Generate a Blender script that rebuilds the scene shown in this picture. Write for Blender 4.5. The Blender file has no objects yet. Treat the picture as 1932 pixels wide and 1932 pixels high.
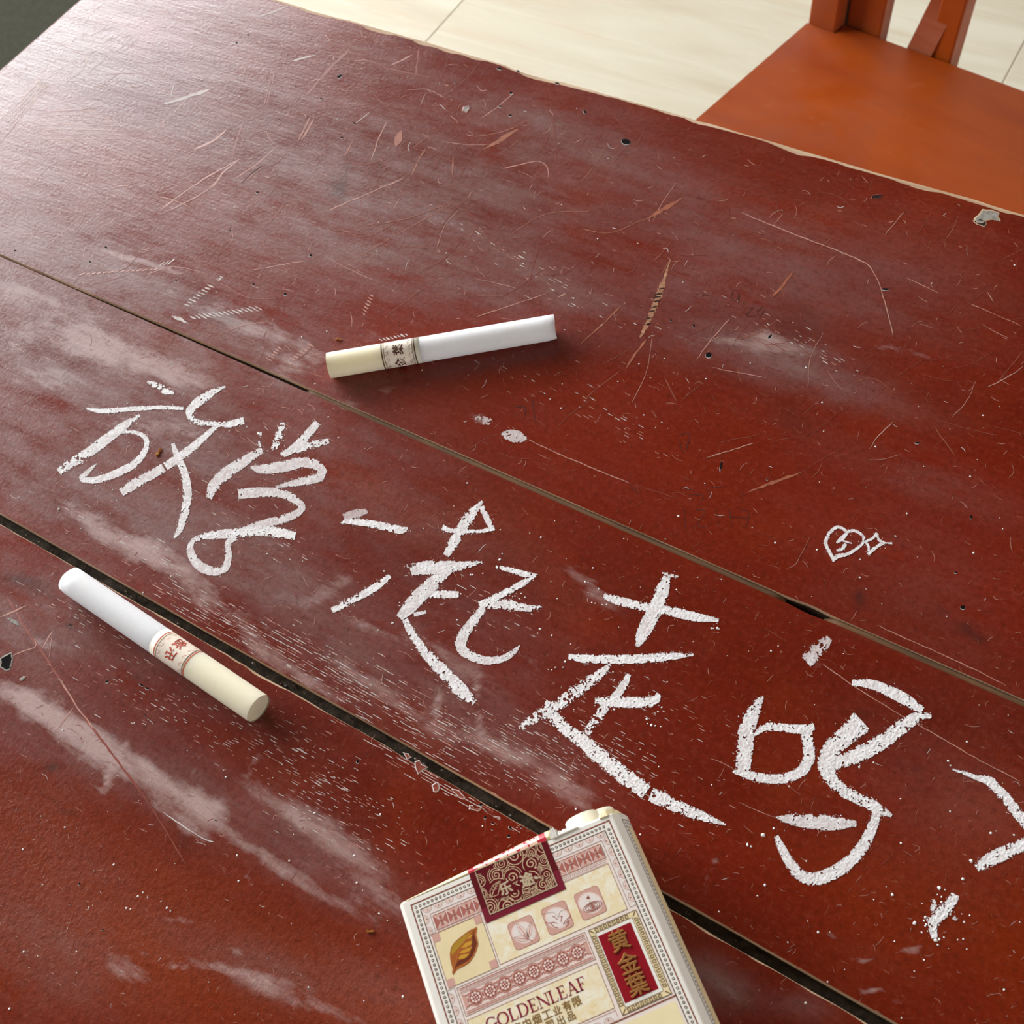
import bpy, bmesh, math, random
import numpy as np
from mathutils import Matrix, Vector

# ------------------------------------------------------------------ camera, light, exposure
SC = bpy.context.scene
COL = SC.collection
rng = np.random.default_rng(11)
random.seed(5)

F_PX, PITCH, ROLL, HEAD = 1971.16, 1.030195, -0.2242968, math.radians(-41.6745)
TZ = 0.75                      # table top height
CAM = np.array([0.0, 0.0, TZ + 0.247])
PC = 966.0


def _rz(v, a):
    c, s = math.cos(a), math.sin(a)
    return np.array([c * v[0] - s * v[1], s * v[0] + c * v[1], v[2]])


_f = np.array([0, math.cos(PITCH), -math.sin(PITCH)])
_r = np.array([1.0, 0, 0])
_u = np.cross(_r, _f)
R3 = _rz(math.cos(ROLL) * _r + math.sin(ROLL) * _u, -HEAD)
U3 = _rz(-math.sin(ROLL) * _r + math.cos(ROLL) * _u, -HEAD)
W3 = _rz(_f, -HEAD)

cam_d = bpy.data.cameras.new('camera')
cam_d.sensor_width = 36.0
cam_d.lens = 36.0 * F_PX / 1932.0
cam_d.clip_start = 0.01
cam_d.dof.use_dof = True
cam_d.dof.focus_distance = 0.285
cam_d.dof.aperture_fstop = 44.0
cam = bpy.data.objects.new('camera', cam_d)
M = Matrix(((R3[0], U3[0], -W3[0], CAM[0]), (R3[1], U3[1], -W3[1], CAM[1]), (R3[2], U3[2], -W3[2], CAM[2]), (0, 0, 0, 1)))
cam.matrix_world = M
COL.objects.link(cam)
SC.camera = cam

SC.view_settings.view_transform = 'Standard'
SC.view_settings.look = 'None'
SC.view_settings.gamma = 1.0
SC.view_settings.use_curve_mapping = False
SC.view_settings.exposure = 0.0

world = bpy.data.worlds.new('world')
SC.world = world
world.use_nodes = True
bgn = world.node_tree.nodes['Background']
bgn.inputs[0].default_value = (0.93, 0.96, 1.0, 1)
bgn.inputs[1].default_value = 0.32

WIN_X, WIN_Y0, WIN_Y1, WIN_Z0, WIN_Z1 = -2.7, -0.85, 3.05, 0.95, 2.45
ld = bpy.data.lights.new('window_daylight', 'AREA')
ld.shape = 'RECTANGLE'
ld.size = WIN_Z1 - WIN_Z0
ld.size_y = WIN_Y1 - WIN_Y0
ld.energy = 292
ld.color = (0.97, 0.985, 1.0)
lo = bpy.data.objects.new('window_daylight', ld)
lo.location = (WIN_X - 0.10, (WIN_Y0 + WIN_Y1) / 2, (WIN_Z0 + WIN_Z1) / 2)
lo.rotation_euler = (0, -math.pi / 2, 0)
COL.objects.link(lo)
# added fill light, set in an invented low window in the right wall
W2Y0, W2Y1, W2Z0, W2Z1 = -2.3, 0.1, 0.45, 1.6
ld2 = bpy.data.lights.new('added_side_fill', 'AREA')
ld2.shape = 'RECTANGLE'; ld2.size = W2Z1 - W2Z0; ld2.size_y = W2Y1 - W2Y0
ld2.energy = 52; ld2.color = (1.0, 0.98, 0.95)
lo2 = bpy.data.objects.new('added_side_fill', ld2)
lo2.location = (3.2, (W2Y0 + W2Y1) / 2, (W2Z0 + W2Z1) / 2)
lo2.rotation_euler = (0, math.pi / 2, 0)
COL.objects.link(lo2)


# ------------------------------------------------------------------ helpers
def at(x, y, z=TZ):
    d = ((x - PC) * R3 - (y - PC) * U3) / F_PX + W3
    return CAM + d * ((z - CAM[2]) / d[2])


def atn(P, z=TZ):
    P = np.asarray(P, float)
    d = ((P[..., 0:1] - PC) * R3 - (P[..., 1:2] - PC) * U3) / F_PX + W3
    return CAM + d * ((z - CAM[2]) / d[..., 2:3])


def proj(P):
    d = np.asarray(P, float) - CAM
    w = d @ W3
    return np.stack([PC + F_PX * (d @ R3) / w, PC - F_PX * (d @ U3) / w], -1)


def Z(ox, oy, s):
    return lambda pts: [(ox + s * p[0], oy + s * p[1]) + tuple(s * q for q in p[2:]) for p in pts]


def _hash(ix, iy, seed):
    h = (ix.astype(np.int64) * 374761393 + iy.astype(np.int64) * 668265263 + seed * 1274126177) & 0xFFFFFFFF
    h = ((h ^ (h >> 13)) * 1274126177) & 0xFFFFFFFF
    return ((h ^ (h >> 16)) & 0xFFFF) / 65535.0


def vnoise(x, y, seed=0):
    x = np.asarray(x, float); y = np.asarray(y, float)
    ix, iy = np.floor(x), np.floor(y)
    fx, fy = x - ix, y - iy
    fx, fy = fx * fx * (3 - 2 * fx), fy * fy * (3 - 2 * fy)
    ix, iy = ix.astype(np.int64), iy.astype(np.int64)
    a, b = _hash(ix, iy, seed), _hash(ix + 1, iy, seed)
    c, d = _hash(ix, iy + 1, seed), _hash(ix + 1, iy + 1, seed)
    return (a * (1 - fx) + b * fx) * (1 - fy) + (c * (1 - fx) + d * fx) * fy


def lin(r, g, b):
    f = lambda c: (c / 255) / 12.92 if c <= 10 else ((c / 255 + 0.055) / 1.055) ** 2.4
    return (f(r), f(g), f(b), 1)


def tag(o, label=None, cat=None, group=None, kind=None):
    if label: o['label'] = label
    if cat: o['category'] = cat
    if group: o['group'] = group
    if kind: o['kind'] = kind
    return o


def empty(name, loc=(0, 0, 0), rz=0.0):
    o = bpy.data.objects.new(name, None)
    o.empty_display_size = 0.02
    o.location = loc
    o.rotation_euler = (0, 0, rz)
    COL.objects.link(o)
    return o


def mesh_obj(name, verts, faces, mats, parent=None, fm=None, smooth=False, attrs=None):
    me = bpy.data.meshes.new(name)
    verts = np.asarray(verts, np.float32).reshape(-1, 3)
    me.from_pydata(verts.tolist() if len(verts) < 200000 else verts, [], [tuple(int(i) for i in f) for f in faces])
    if not isinstance(mats, (list, tuple)): mats = [mats]
    for m in mats: me.materials.append(m)
    if fm is not None and len(me.polygons) == len(fm):
        me.polygons.foreach_set('material_index', np.asarray(fm, np.int32))
    if smooth:
        me.polygons.foreach_set('use_smooth', [True] * len(me.polygons))
    for k, v in (attrs or {}).items():
        a = me.attributes.new(k, 'FLOAT', 'POINT')
        a.data.foreach_set('value', np.asarray(v, np.float32))
    me.update()
    o = bpy.data.objects.new(name, me)
    COL.objects.link(o)
    if parent: o.parent = parent
    return o


class MB:
    """collects polygons with materials, then links one mesh object"""
    def __init__(self): self.v, self.f, self.m = [], [], []

    def poly(self, pts, m=0):
        b = len(self.v); self.v += [tuple(p) for p in pts]
        self.f.append(tuple(range(b, b + len(pts)))); self.m.append(m)

    def box(self, lo, hi, m=0, T=None):
        x0, y0, z0 = lo; x1, y1, z1 = hi
        P = [(x0, y0, z0), (x1, y0, z0), (x1, y1, z0), (x0, y1, z0), (x0, y0, z1), (x1, y0, z1), (x1, y1, z1), (x0, y1, z1)]
        if T: P = [tuple(T @ Vector(p)) for p in P]
        b = len(self.v); self.v += P
        for q in ((3, 2, 1, 0), (4, 5, 6, 7), (0, 1, 5, 4), (1, 2, 6, 5), (2, 3, 7, 6), (3, 0, 4, 7)):
            self.f.append(tuple(b + i for i in q)); self.m.append(m)

    def build(self, name, mats, parent=None, smooth=False, bevel=0.0):
        o = mesh_obj(name, self.v, self.f, mats, parent, self.m, smooth)
        if bevel:
            md = o.modifiers.new('bevel', 'BEVEL'); md.width = bevel; md.segments = 2; md.limit_method = 'ANGLE'
        return o


# ------------------------------------------------------------------ materials
class NT:
    def __init__(self, name, rough=0.5, spec=0.5):
        self.mat = bpy.data.materials.new(name); self.mat.use_nodes = True
        self.t = self.mat.node_tree; self.b = self.t.nodes['Principled BSDF']
        self.b.inputs['Roughness'].default_value = rough
        self.b.inputs['Specular IOR Level'].default_value = spec
        self._co = None

    def n(self, ty, **kw):
        nd = self.t.nodes.new(ty)
        for k, v in kw.items(): setattr(nd, k, v)
        return nd

    def L(self, a, b): self.t.links.new(a, b)

    def coord(self, scale=(1, 1, 1)):
        tc = self.n('ShaderNodeTexCoord'); mp = self.n('ShaderNodeMapping')
        mp.inputs['Scale'].default_value = scale
        self.L(tc.outputs['Object'], mp.inputs['Vector'])
        return mp.outputs['Vector']

    def noise(self, scale, det=4, rough=0.6, vec=None, dist=0.0):
        nd = self.n('ShaderNodeTexNoise')
        nd.inputs['Scale'].default_value = scale; nd.inputs['Detail'].default_value = det
        nd.inputs['Roughness'].default_value = rough; nd.inputs['Distortion'].default_value = dist
        self.L(vec if vec is not None else self.coord(), nd.inputs['Vector'])
        return nd.outputs['Fac']

    def ramp(self, fac, a, b, va=0.0, vb=1.0):
        r = self.n('ShaderNodeMapRange'); r.clamp = True
        r.inputs['From Min'].default_value = a; r.inputs['From Max'].default_value = b
        r.inputs['To Min'].default_value = va; r.inputs['To Max'].default_value = vb
        self.L(fac, r.inputs['Value'])
        return r.outputs['Result']

    def mix(self, fac, a, b):
        m = self.n('ShaderNodeMix', data_type='RGBA')
        for inp, v in ((m.inputs['Factor'], fac), (m.inputs['A'], a), (m.inputs['B'], b)):
            if isinstance(v, (tuple, list, float, int)): inp.default_value = v
            else: self.L(v, inp)
        return m.outputs['Result']

    def math(self, op, a, b=None, clamp=False):
        m = self.n('ShaderNodeMath', operation=op); m.use_clamp = clamp
        for i, v in enumerate((a, b)):
            if v is None: continue
            if isinstance(v, (int, float)): m.inputs[i].default_value = v
            else: self.L(v, m.inputs[i])
        return m.outputs[0]

    def attr(self, name):
        a = self.n('ShaderNodeAttribute'); a.attribute_name = name
        return a.outputs['Fac']

    def base(self, s):
        if isinstance(s, tuple): self.b.inputs['Base Color'].default_value = s
        else: self.L(s, self.b.inputs['Base Color'])

    def rough(self, s): self.L(s, self.b.inputs['Roughness'])

    def bump(self, h, strength, dist=0.001):
        bp = self.n('ShaderNodeBump'); bp.inputs['Strength'].default_value = strength
        bp.inputs['Distance'].default_value = dist
        self.L(h, bp.inputs['Height']); self.L(bp.outputs['Normal'], self.b.inputs['Normal'])


def plain(name, col, rough=0.55, spec=0.4, var=0.06, scale=400.0, metal=0.0, bump=0.0):
    m = NT(name, rough, spec)
    f = m.noise(scale, 3)
    d = tuple(c * (1 - var) for c in col[:3]) + (1,); e = tuple(min(1, c * (1 + var)) for c in col[:3]) + (1,)
    m.base(m.mix(m.ramp(f, 0.3, 0.7), d, e))
    m.b.inputs['Metallic'].default_value = metal
    if bump: m.bump(f, bump, 0.0003)
    return m.mat


def table_paint():
    m = NT('worn_red_table_paint', 0.3, 0.4)
    g = m.coord((0.22, 1, 1))
    big = m.noise(16, 4, 0.6, g)
    fine = m.noise(150, 5, 0.65, g)
    blot = m.noise(34, 4, 0.6)
    c = m.mix(m.ramp(big, 0.32, 0.68), lin(100, 23, 5), lin(122, 31, 8))
    c = m.mix(m.ramp(blot, 0.5, 0.72, 0, 0.45), c, lin(134, 45, 12))
    c = m.mix(m.ramp(fine, 0.56, 0.8, 0, 0.3), c, lin(130, 58, 44))
    c = m.mix(m.math('MULTIPLY', m.attr('warm'), m.ramp(big, .3, .62, .45, 1.0)), c, lin(146, 62, 26))
    haze = m.attr('haze')           # rubbed, bleached film, plus grey window sheen painted in on the far boards
    streak = m.noise(60, 5, 0.7, m.coord((0.16, 1, 1)))
    rub = m.noise(110, 6, 0.75, m.coord((0.5, 1, 1)))
    pat = m.math('ADD', m.math('MULTIPLY', m.math('SUBTRACT', streak, .5), 3.0), m.math('MULTIPLY', m.math('SUBTRACT', rub, .5), 2.2))
    hf = m.math('ADD', haze, m.math('MULTIPLY', pat, m.math('MULTIPLY', haze, 1.2)), clamp=True)
    hf = m.math('MULTIPLY', hf, .98, clamp=True)
    c = m.mix(hf, c, lin(130, 97, 94))
    mot = m.noise(640, 3, .7)
    c = m.mix(m.ramp(mot, .5, .72, 0, .4), c, lin(58, 20, 12))
    c = m.mix(m.ramp(mot, .32, .46, .12, 0), c, lin(150, 92, 76))
    dust = m.attr('dust')           # chalk dust wiped along the boards
    df = m.math('ADD', m.math('SUBTRACT', m.math('MULTIPLY', dust, 1.55), .36), pat)
    df = m.math('MULTIPLY', m.math('MAXIMUM', df, 0.0), m.ramp(dust, 0.02, 0.3), clamp=True)
    df = m.math('MULTIPLY', df, .62)
    c = m.mix(df, c, lin(200, 172, 166))
    grime = m.attr('grime')
    gf = m.math('MULTIPLY', grime, m.ramp(rub, 0.3, 0.6, 0.35, 1.1), clamp=True)
    c = m.mix(gf, c, lin(44, 33, 32))
    m.base(c)
    rr = m.math('ADD', m.ramp(rub, 0.3, 0.7, 0.20, 0.32), m.math('MULTIPLY', df, 0.4), clamp=True)
    rr = m.math('ADD', rr, m.math('MULTIPLY', hf, 0.1), clamp=True)
    m.rough(rr)
    lump = m.noise(760, 4, 0.65)
    wav = m.noise(55, 3, 0.5, g)
    h = m.math('ADD', m.math('MULTIPLY', lump, m.math('ADD', m.math('MULTIPLY', m.attr('warm'), .6), .22)), m.math('MULTIPLY', wav, 1.4))
    h = m.math('ADD', h, m.math('MULTIPLY', m.noise(900, 3, 0.6, m.coord((0.12, 1, 1))), 0.22))
    m.bump(h, 0.3, 0.0011)
    return m.mat


def wood(name, a, b, sc=30.0, rough=0.45, stretch=(0.15, 1, 1), bump=0.1, spec=0.4):
    m = NT(name, rough, spec)
    f = m.noise(sc, 5, 0.6, m.coord(stretch), 0.6)
    m.base(m.mix(m.ramp(f, 0.3, 0.7), a, b))
    m.bump(f, bump, 0.0006)
    return m.mat


def chalk_mat():
    m = NT('white_chalk', 0.9, 0.15)
    th = m.attr('thick')
    n = m.noise(2600, 3, 0.7)
    f = m.math('MULTIPLY', th, m.ramp(n, 0.25, 0.6, 0.85, 1.1), clamp=True)
    m.base(m.mix(f, lin(160, 118, 112), lin(246, 246, 247)))
    m.bump(n, 0.3, 0.0002)
    return m.mat


MAT = {}
MAT['paint'] = table_paint()
MAT['raw'] = wood('bare_pale_wood', lin(214, 188, 158), lin(168, 132, 100), 260, 0.75)
MAT['rawdark'] = wood('dirty_board_edge', lin(84, 58, 42), lin(50, 36, 26), 200, 0.85)
MAT['filler'] = wood('brown_seam_filler', lin(124, 90, 58), lin(78, 54, 36), 300, 0.75)
MAT['gapdirt'] = wood('dark_gap_dirt', lin(78, 66, 52), lin(42, 34, 27), 700, 0.95, (1, 1, 1), 0.6)
MAT['chalk'] = chalk_mat()
MAT['scr_pale'] = plain('pale_scratch', lin(188, 136, 122), 0.4, 0.5, 0.2, 300)
MAT['scr_white'] = plain('chalk_filled_scratch', lin(214, 204, 200), 0.8, 0.2, 0.1, 300)
MAT['scr_rose'] = plain('rubbed_scratch', lin(138, 66, 52), 0.36, 0.5, 0.2, 300)
MAT['scr_tan'] = plain('bare_wood_scratch', lin(158, 92, 68), 0.42, 0.45, 0.25, 500)
MAT['scr_dark'] = plain('dark_cut', lin(40, 20, 16), 0.8, 0.2, 0.2, 300)
MAT['hole'] = plain('painted_dark_pit', lin(14, 10, 9), 0.9, 0.1, 0.2, 300)
MAT['chip'] = plain('grey_chip', lin(150, 146, 138), 0.7, 0.2, 0.35, 900)
MAT['ink'] = plain('faded_ink', lin(80, 25, 15), 0.6, 0.3, 0.3, 900)


# ------------------------------------------------------------------ the table
YA = [at(522.8, 0), at(1932, 405.6)]          # far edge
YB = [at(0, 481.5), at(1932, 1327)]           # first seam
YC = [at(0, 978), at(1664, 1932)]             # second seam
X0, X1 = -0.390, 0.95


def line_y(L, x):
    (xa, ya, _), (xb, yb, _) = L
    return ya + (np.asarray(x) - xa) * (yb - ya) / (xb - xa)


def wob(x, seed, amp, wl):
    x = np.asarray(x)
    return amp * (2 * vnoise(x / wl, x * 0 + 3.3, seed) - 1) + 0.45 * amp * (2 * vnoise(x / (wl * 0.31), x * 0 + 7.7, seed + 1) - 1)


# stains, wiped chalk dust, rubbed film with painted sheen: (px, py, half length, half width, angle, amount)
DUST = [(70, 560, 210, 26, 14, .28), (60, 640, 170, 34, 16, .42), (215, 655, 120, 30, 22, .42), (60, 720, 130, 30, 12, .35), (240, 800, 200, 24, 9, .4),
        (330, 700, 140, 26, 18, .32), (430, 595, 110, 26, 22, .42), (265, 492, 70, 10, 18, .6), (340, 520, 60, 10, 22, .4),
        (230, 1020, 120, 26, 30, .62), (160, 980, 80, 20, 25, .35), (330, 1070, 80, 20, 32, .5), (470, 1200, 140, 40, 33, .35), (420, 1140, 120, 22, 33, .4),
        (80, 1335, 120, 26, 30, .75), (150, 1400, 140, 32, 33, .55), (260, 1450, 110, 26, 34, .5), (385, 1520, 55, 32, 33, .95), (345, 1555, 70, 14, 38, .75), (310, 1480, 70, 16, 35, .6),
        (520, 1630, 200, 16, 31, .62), (610, 1560, 190, 26, 33, .5), (690, 1655, 130, 22, 33, .55), (560, 1545, 120, 14, 33, .4), (700, 1710, 120, 12, 38, .35),
        (250, 1830, 46, 50, 0, .42), (450, 1835, 190, 9, 12, .34), (540, 1870, 200, 16, 18, .3), (600, 1905, 120, 14, 20, .3), (445, 1795, 16, 10, 30, .5), (335, 1826, 30, 5, 6, .7), (340, 1737, 40, 9, 14, .45),
        (1110, 1100, 70, 16, 42, .42), (1160, 1090, 40, 10, 40, .3), (1085, 1500, 90, 30, 36, .34), (960, 1420, 120, 30, 33, .3), (980, 1240, 60, 22, 30, .3), (840, 1240, 120, 26, 30, .3), (760, 1330, 140, 30, 33, .35), (640, 1100, 110, 18, -35, .32), (700, 1180, 90, 14, 24, .3),
        (826, 1335, 34, 8, 98, .6), (900, 1295, 34, 6, 92, .4), (906, 1362, 36, 4, 84, .6),
        (1365, 645, 120, 10, 5, .35), (1470, 650, 90, 20, 12, .3), (1450, 635, 34, 12, 10, .4), (1700, 660, 120, 10, 10, .3),
        (660, 770, 40, 14, 20, .35), (730, 735, 24, 10, 0, .4), (520, 610, 60, 26, 35, .35), (600, 670, 40, 18, 20, .45), (550, 690, 50, 22, 20, .4), (700, 620, 40, 30, -30, .3),
        (1620, 1770, 60, 8, 12, .45), (1700, 1796, 40, 7, 0, .38), (1730, 1790, 20, 7, -20, .5), (1650, 1868, 34, 5, -4, .8), (1628, 1812, 30, 4, -4, .8), (1690, 1885, 26, 12, 20, .35), (1570, 1770, 60, 4, 40, .35), (1575, 1893, 34, 6, -4, .6), (1345, 1640, 5, 40, 18, .5), (1715, 1700, 16, 14, 0, .25), (1640, 1640, 22, 5, 55, .4),
        (470, 1655, 9, 30, -8, .62), (240, 1400, 8, 30, 20, .5), (205, 1465, 10, 34, 14, .8), (190, 1490, 40, 6, 30, .7), (480, 1440, 8, 30, 25, .4), (365, 1440, 7, 26, 22, .35),
        (1540, 1232, 18, 26, 30, .5), (905, 793, 18, 8, 20, .5), (690, 1290, 130, 18, 33, .3), (560, 1270, 140, 16, 33, .42), (520, 1000, 60, 14, 8, .2), (80, 1215, 30, 10, 20, .45)]
HAZE = [(300, 330, 360, 130, 14, .2), (620, 330, 300, 130, 16, .46), (150, 520, 300, 130, 18, .42), (450, 620, 260, 100, 20, .5), (130, 720, 260, 120, 15, .6), (380, 850, 220, 90, 20, .55), (180, 960, 220, 90, 25, .7), (480, 1060, 200, 90, 28, .5), (760, 480, 260, 90, 12, .5), (960, 380, 240, 90, 16, .45), (1050, 560, 200, 60, 14, .3), (60, 1180, 160, 90, 25, .55), (300, 1240, 220, 70, 32, .25), (140, 1400, 220, 70, 32, .45), (420, 1520, 240, 60, 33, .45), (650, 1640, 180, 60, 33, .45), (700, 1250, 240, 90, 32, .4), (980, 1400, 200, 80, 34, .3), (900, 1150, 260, 90, 28, .2), (700, 900, 240, 90, 25, .3), (1430, 660, 180, 50, 12, .5), (1560, 720, 180, 34, 18, .4), (1750, 900, 200, 40, 20, .22), (1330, 540, 180, 50, 12, .35), (1600, 560, 240, 70, 14, .25), (600, 1850, 260, 60, 18, .3), (80, 1800, 160, 140, 20, .25), (1800, 1480, 200, 160, 30, .14), (1750, 1100, 220, 110, 25, .16), (1700, 480, 220, 80, 16, .16), (1380, 420, 200, 80, 16, .34), (1050, 260, 220, 80, 16, .5), (1380, 1870, 60, 40, 30, .5), (1520, 1900, 60, 26, 10, .45), (1330, 1850, 60, 50, 30, .5)]
WARM = [(180, 1760, 420, 200, 8, .75), (560, 1840, 320, 120, 14, .5), (760, 1900, 160, 60, 20, .5), (60, 1560, 160, 120, 20, .5), (1750, 1700, 160, 200, 60, .3), (820, 1000, 160, 60, 25, .25)]
GRIME = [(1624, 1128, 12, 17, 10, .95), (1604, 1100, 5, 5, 0, .5), (1822, 1187, 22, 10, 15, .75), (1848, 1204, 16, 9, 30, .7), (1775, 1150, 9, 16, -20, .4), (1860, 1155, 10, 3, 15, .5), (97, 1449, 15, 8, -20, .95), (129, 1533, 16, 5, 15, .75), (345, 1590, 16, 30, 20, .35), (640, 355, 15, 20, 0, .55), (652, 320, 9, 16, 0, .3), (160, 1780, 4, 4, 0, .7), (1730, 1450, 14, 6, 10, .55), (1690, 1440, 16, 5, 0, .3), (1730, 1495, 40, 10, 0, .22), (1630, 1345, 16, 12, 0, .3), (1510, 610, 60, 50, 40, .3), (420, 600, 40, 14, 20, .4), (380, 560, 30, 14, 0, .35), (40, 1095, 60, 10, 8, .5), (70, 1115, 40, 12, 20, .35), (130, 1178, 8, 6, 0, .6), (260, 1280, 10, 6, 0, .5), (1500, 800, 50, 30, 35, .22), (680, 745, 50, 14, 16, .4), (1340, 640, 90, 18, 5, .15), (1080, 1135, 16, 5, -25, .25)]


def paint_field(P, items, seed):
    px = proj(P)
    v = np.zeros(len(px))
    jx = 14 * (vnoise(px[:, 0] / 23, px[:, 1] / 23, seed) - .5) + 6 * (vnoise(px[:, 0] / 8, px[:, 1] / 8, seed + 4) - .5)
    jy = 14 * (vnoise(px[:, 0] / 23, px[:, 1] / 23, seed + 9) - .5) + 6 * (vnoise(px[:, 0] / 8, px[:, 1] / 8, seed + 5) - .5)
    for (cx, cy, a, b, ang, amt) in items:
        k = min(1.0, b / 20)
        dx, dy = px[:, 0] + jx * k - cx, px[:, 1] + jy * k - cy
        c, s = math.cos(math.radians(ang)), math.sin(math.radians(ang))
        q = ((dx * c + dy * s) / a) ** 2 + ((-dx * s + dy * c) / b) ** 2
        v = 1 - (1 - v) * (1 - np.clip(amt * np.exp(-q * 1.1), 0, 1))
    return v


table = tag(empty('wooden_table', (0, 0, 0)), 'old red-brown painted plank table covered in scratches, chalk dust and chalk writing', 'table')


def plank(ylo, yhi, wlo, whi, name='plank', edge_drop=0.0011):
    """board between two edge curves; w* = (function giving bare edge width)"""
    xs = np.concatenate([np.arange(X0, 0.20, 0.0012), np.arange(0.20, X1 + .001, 0.03)])
    lo, hi = ylo(xs), yhi(xs)
    bl, bh = wlo(xs), whi(xs)
    rows = []
    rows.append((lo, np.full_like(xs, TZ - 0.024), 0))
    rows.append((lo, np.full_like(xs, TZ - 0.0011), 0))
    rows.append((lo + bl, np.full_like(xs, TZ), 0))
    base_lo, base_hi = lo + bl, hi - bh
    span = float(np.median(hi - lo))
    vis = min(span, .165)            # fine rows where the camera looks, coarse beyond
    t = np.concatenate([np.linspace(0, 1 - vis / span, 12)[1:-1], np.linspace(1 - vis / span, 1, int(vis / .0011))[:-1]]) if vis < span - .01 else np.linspace(0, 1, int(span / .0011))[1:-1]
    for k in t: rows.append((base_lo + (base_hi - base_lo) * k, np.full_like(xs, TZ), 0))
    rows.append((hi - bh, np.full_like(xs, TZ), 0))
    rows.append((hi, np.full_like(xs, TZ - edge_drop), 0))
    rows.append((hi, np.full_like(xs, TZ - 0.024), 0))
    nx, nr = len(xs), len(rows)
    V = np.zeros((nr, nx, 3))
    for i, (y, z, _) in enumerate(rows):
        V[i, :, 0] = xs; V[i, :, 1] = y; V[i, :, 2] = z
    # rounded left end
    V[2:-2, 0, 2] = TZ - 0.0016
    V[2:-2, 1, 2] = TZ - 0.0004
    idx = np.arange(nr * nx).reshape(nr, nx)
    a, b, c, d = idx[:-1, :-1], idx[:-1, 1:], idx[1:, 1:], idx[1:, :-1]
    F = np.stack([a, b, c, d], -1).reshape(-1, 4).tolist()
    fm = np.zeros((nr - 1, nx - 1), int)
    fm[0] = 2; fm[1] = 1; fm[-2] = 1; fm[-1] = 2
    fm = fm.reshape(-1).tolist()
    F.append([idx[0, j] for j in range(nx)][::-1] + [idx[-1, j] for j in range(nx)]); fm.append(2)
    F[-1] = F[-1][::-1]
    F.append([int(idx[i, 0]) for i in range(nr)]); fm.append(0)
    F.append([int(idx[i, -1]) for i in range(nr)][::-1]); fm.append(2)
    P = V.reshape(-1, 3)
    o = mesh_obj(name, P, F, [MAT['paint'], MAT['raw'], MAT['rawdark']], table, fm, False,
                 dict(dust=paint_field(P, DUST, 3), haze=paint_field(P, HAZE, 21), grime=paint_field(P, GRIME, 33), warm=paint_field(P, WARM, 51)))
    return o


def gapw1(x):   # the first seam opens towards the right
    return 0.00022 + 0.00052 * np.clip((np.asarray(x) + 0.33) / 0.19, 0, 1)


hole_x = at(1528, 1158)[0]
far_lo = lambda x: line_y(YB, x) + gapw1(x) + wob(x, 5, .00006, .02) + 0.0004 * np.exp(-((x - hole_x) / .004) ** 2)
far_hi = lambda x: line_y(YA, x) + wob(x, 7, .00035, .03) + 0.0004 - .0006 * np.clip(vnoise(np.asarray(x) / .012, np.asarray(x) * 0, 19) - .62, 0, 1) * 4
mid_lo = lambda x: line_y(YC, x) + 0.00125 + wob(x, 9, .0001, .03)
mid_hi = lambda x: line_y(YB, x) - gapw1(x) - wob(x, 11, .00006, .02) - 0.0004 * np.exp(-((x - hole_x) / .004) ** 2)
near_hi = lambda x: line_y(YC, x) - 0.00125 + wob(x, 13, .00022, .012)
near_lo = lambda x: np.full_like(np.asarray(x, float), -0.262)
plank(far_lo, far_hi, lambda x: np.full_like(x, .00018), lambda x: .0008 + .0018 * vnoise(x / .02, x * 0, 41) * np.clip(vnoise(x / .006, x * 0, 42) * 2, 0.35, 1.4), edge_drop=.00025)
plank(mid_lo, mid_hi, lambda x: .00018 + .0002 * vnoise(x / .01, x * 0, 44), lambda x: np.full_like(x, .00014))
plank(near_lo, near_hi, lambda x: np.full_like(x, .0006), lambda x: .00022 + .0005 * vnoise(x / .012, x * 0, 47) * vnoise(x / .003, x * 0, 48))

# brown filler strips pressed into the first seam, dirt in the second
def strip(name, yc, half, xa, xb, z0, z1, mat, bumpy=0.0, seed=1):
    xs = np.arange(xa, xb, 0.0015)
    V, F = [], []
    n = 5
    for x in xs:
        for k in range(n):
            t = k / (n - 1) * 2 - 1
            e_ = max(0., 1 - (x - xa) / .004) ** 2 + max(0., 1 - (xb - x) / .004) ** 2
            V.append((x, yc(x) + t * half(x), z1 - .003 * e_ * (.6 + .8 * float(vnoise(k * 2.1, x / .001, 5))) - 0.0003 * t * t + bumpy * (float(vnoise(x / .0025, k * 1.7, seed)) - .6)))
        V.append((x, yc(x) + half(x), z0)); V.append((x, yc(x) - half(x), z0))
    m = n + 2
    for i in range(len(xs) - 1):
        for k in range(m):
            a, b = i * m + k, i * m + (k + 1) % m
            F.append((a, a + m, b + m, b))
    F.append(tuple(range(m))); F.append(tuple((len(xs) - 1) * m + k for k in range(m))[::-1])
    return mesh_obj(name, V, F, mat, table, smooth=True)


yb = lambda x: float(line_y(YB, x)); yc = lambda x: float(line_y(YC, x))
hw = lambda x: float(gapw1(x)) + .00022
strip('seam_filler', yb, hw, at(570, 731)[0], hole_x - .0055, TZ - .010, TZ - .00030, MAT['filler'], .00012, 3)
strip('seam_filler', yb, hw, hole_x + .0035, X1 - .01, TZ - .010, TZ - .00022, MAT['filler'], .00012, 4)
strip('seam_dirt', yb, lambda x: .0016, X0 + .004, X1 - .01, TZ - .014, TZ - .0105, MAT['gapdirt'])
strip('seam_dirt', yc, lambda x: .0024, X0 + .004, X1 - .01, TZ - .014, TZ - .0026, MAT['gapdirt'], .0018, 8)
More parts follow.
